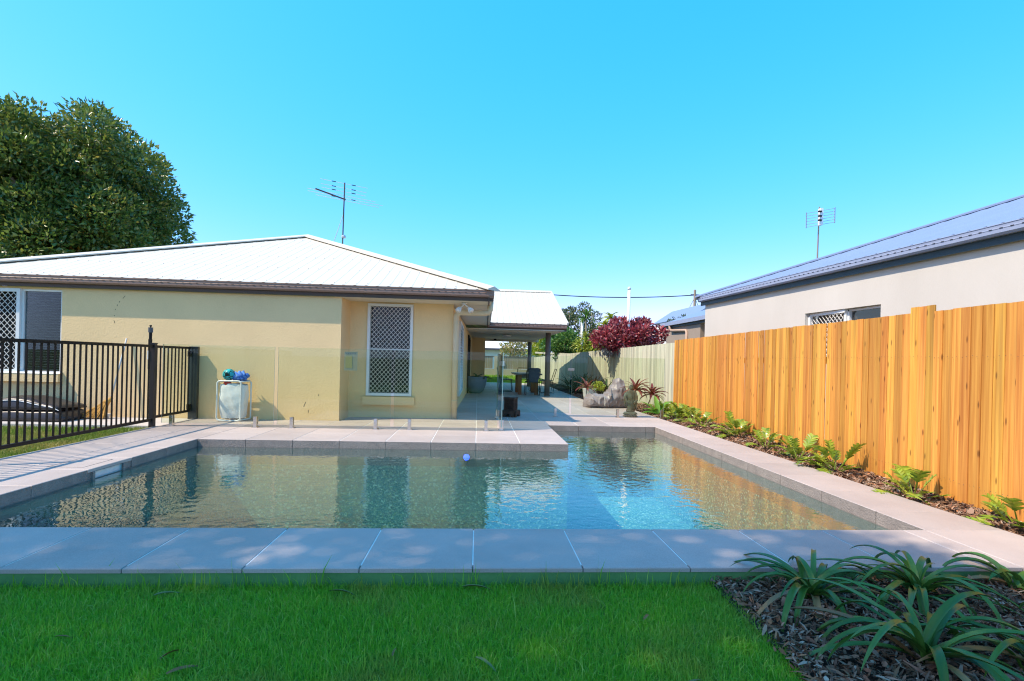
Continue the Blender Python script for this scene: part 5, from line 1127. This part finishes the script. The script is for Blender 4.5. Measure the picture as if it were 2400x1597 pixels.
N = 45000; y = RNG.uniform(1.2,FO,N); x = RNG.uniform(-4.8,-1.1,N); k = x < -1.2*y+.15; grass('lawn_grass', np.column_stack([x[k],y[k]]), -.105, .036, .005, GR, .6)
N = 240; x = RNG.uniform(-3,1.35,N); y = FO-.006-np.abs(RNG.normal(0,.018,N)); grass('lawn_edge_tufts', np.column_stack([x,y]), -.105, .095, .005, GR, .35)
GL = leafmat('side_lawn_blade', [(.10,.20,.02),(.16,.26,.03),(.22,.30,.04),(.08,.17,.02),(.30,.31,.06)], rough=.5, trans=.3, spec=.3, patch=((.42,.34,.10),1.6,.45,.65,.85))
mb = MB(); mb.add([(-16,-6,-.062),(LX+.0,-6,-.062),(LX+.0,8.11,-.062),(-16,8.11,-.062)], [(0,1,2,3)]); struct(obj('side_lawn', mb.mesh('side_lawn', mk('side_turf', (.12,.17,.03), (.22,.2,.06), scale=5, rough=.95, bump=.5, bscale=60))))
N = 60000; y = RNG.uniform(4.6,8.09,N); x = LX-.01-RNG.uniform(0,1,N)**1.3*4.2; grass('side_lawn_grass', np.column_stack([x,y]), -.062, .045, .007, GL, .6)
N = 12000; y = RNG.uniform(25.6,28.3,N); x = RNG.uniform(-.3,3.6,N); o = grass('back_lawn_grass', np.column_stack([x,y]), 0, .06, .02, leafmat('back_blade', [(.22,.38,.03),(.30,.45,.05),(.16,.30,.03)]), .5)
me = o.data; co = np.empty(len(me.vertices)*3, np.float32); me.vertices.foreach_get('co', co); co = co.reshape(-1,3); co[:,2] += np.clip((co[:,1]-25.5)/3.1,0,1)*.272; me.vertices.foreach_set('co', co.ravel())
# fallen gum leaves on the lawn
DRY = mk('dry_leaf', (.26,.16,.06), (.16,.09,.03), scale=20, rough=.7); DRYG = mk('dry_leaf_green', (.15,.20,.07), (.11,.15,.05), scale=20, rough=.7)
fl = [(-1.55,2.62,.12,.4,1,'pale fallen leaf below the coping at far left'),(-.72,2.66,.14,-.1,1,'curled fallen leaf against the slab edge left of centre'),(-1.12,1.98,.12,.7,0,'brown fallen leaf slanting on the left lawn'),(-1.2,2.08,.10,1.3,0,'tan fallen leaf low on the left lawn'),(.02,2.06,.12,-.8,1,'narrow grey fallen leaf on the middle lawn'),(-.31,2.08,.07,1.5,0,'tiny brown fallen leaf near the lawn middle'),(.80,2.35,.09,.9,0,'orange-brown fallen leaf on the right lawn'),(.80,1.86,.10,.5,1,'broad pale fallen leaf at the bottom right lawn'),(-.05,2.70,.16,0,1,'long fallen leaf beside the slab edge at centre'),(-1.72,2.25,.07,.2,0,'rusty fallen leaf at the left picture edge')]
for x, y, l, a, c, lab in fl:
    b = leafm(l, l*.15, .6, .1, 6, .35); tag(obj('fallen_leaf', b.mesh('fallen_leaf', DRYG if c else DRY, True), loc=(x,y,-.072), rot=(random.uniform(-.5,.5),random.uniform(-.1,.1),a)), lab, 'leaf', 'fallen leaves on the lawn')
# tree overhead behind the camera whose shade falls on the lawn and the near coping
t = thing('shade_tree', 'tall gum tree beyond the left lawn casting shade over the near coping', 'tree', (-11.5,-4.2,0))
b = MB(); limb(b, (-11.5,-4.2,-.15), (-10.8,-3.6,7.5), .34, .24, .06)
for q in ((-9,-1.5,10.2),(-7.5,-.8,10.8),(-11.5,-1.2,11),(-6.3,-1,11.5),(-10.5,-2.6,13),(-8,-2,12.5)): limb(b, (-10.8,-3.6,7.3), q, .16, .04, .1)
part(b, 'trunk', BARKP, t, True)
N = 17500; z = RNG.uniform(9.5,13.5,N); tx = RNG.uniform(-5.4,2.95,N); ty = RNG.uniform(-2.2,3.45,N)
edge = 3.38+.05*np.sin(tx*2.1)+.04*np.sin(tx*5.3+1)-np.clip((tx-2.25)/.6,0,1)*.75; k = ty < edge+RNG.normal(0,.03,N)
gap = np.sin(tx*3.1+1.7)*np.sin(ty*4.3+.6)+.6*np.sin(tx*1.3-ty*2.2); k &= ~((gap > 1.26) & (ty > 2.75))
tx, ty, z = tx[k], ty[k], z[k]
P_ = np.column_stack([tx-z*.704, ty-z*.219, z]); cloud('crown', P_, RNG.normal(size=P_.shape)+np.array([0,0,-.6]), .30, .10, LEU, t)
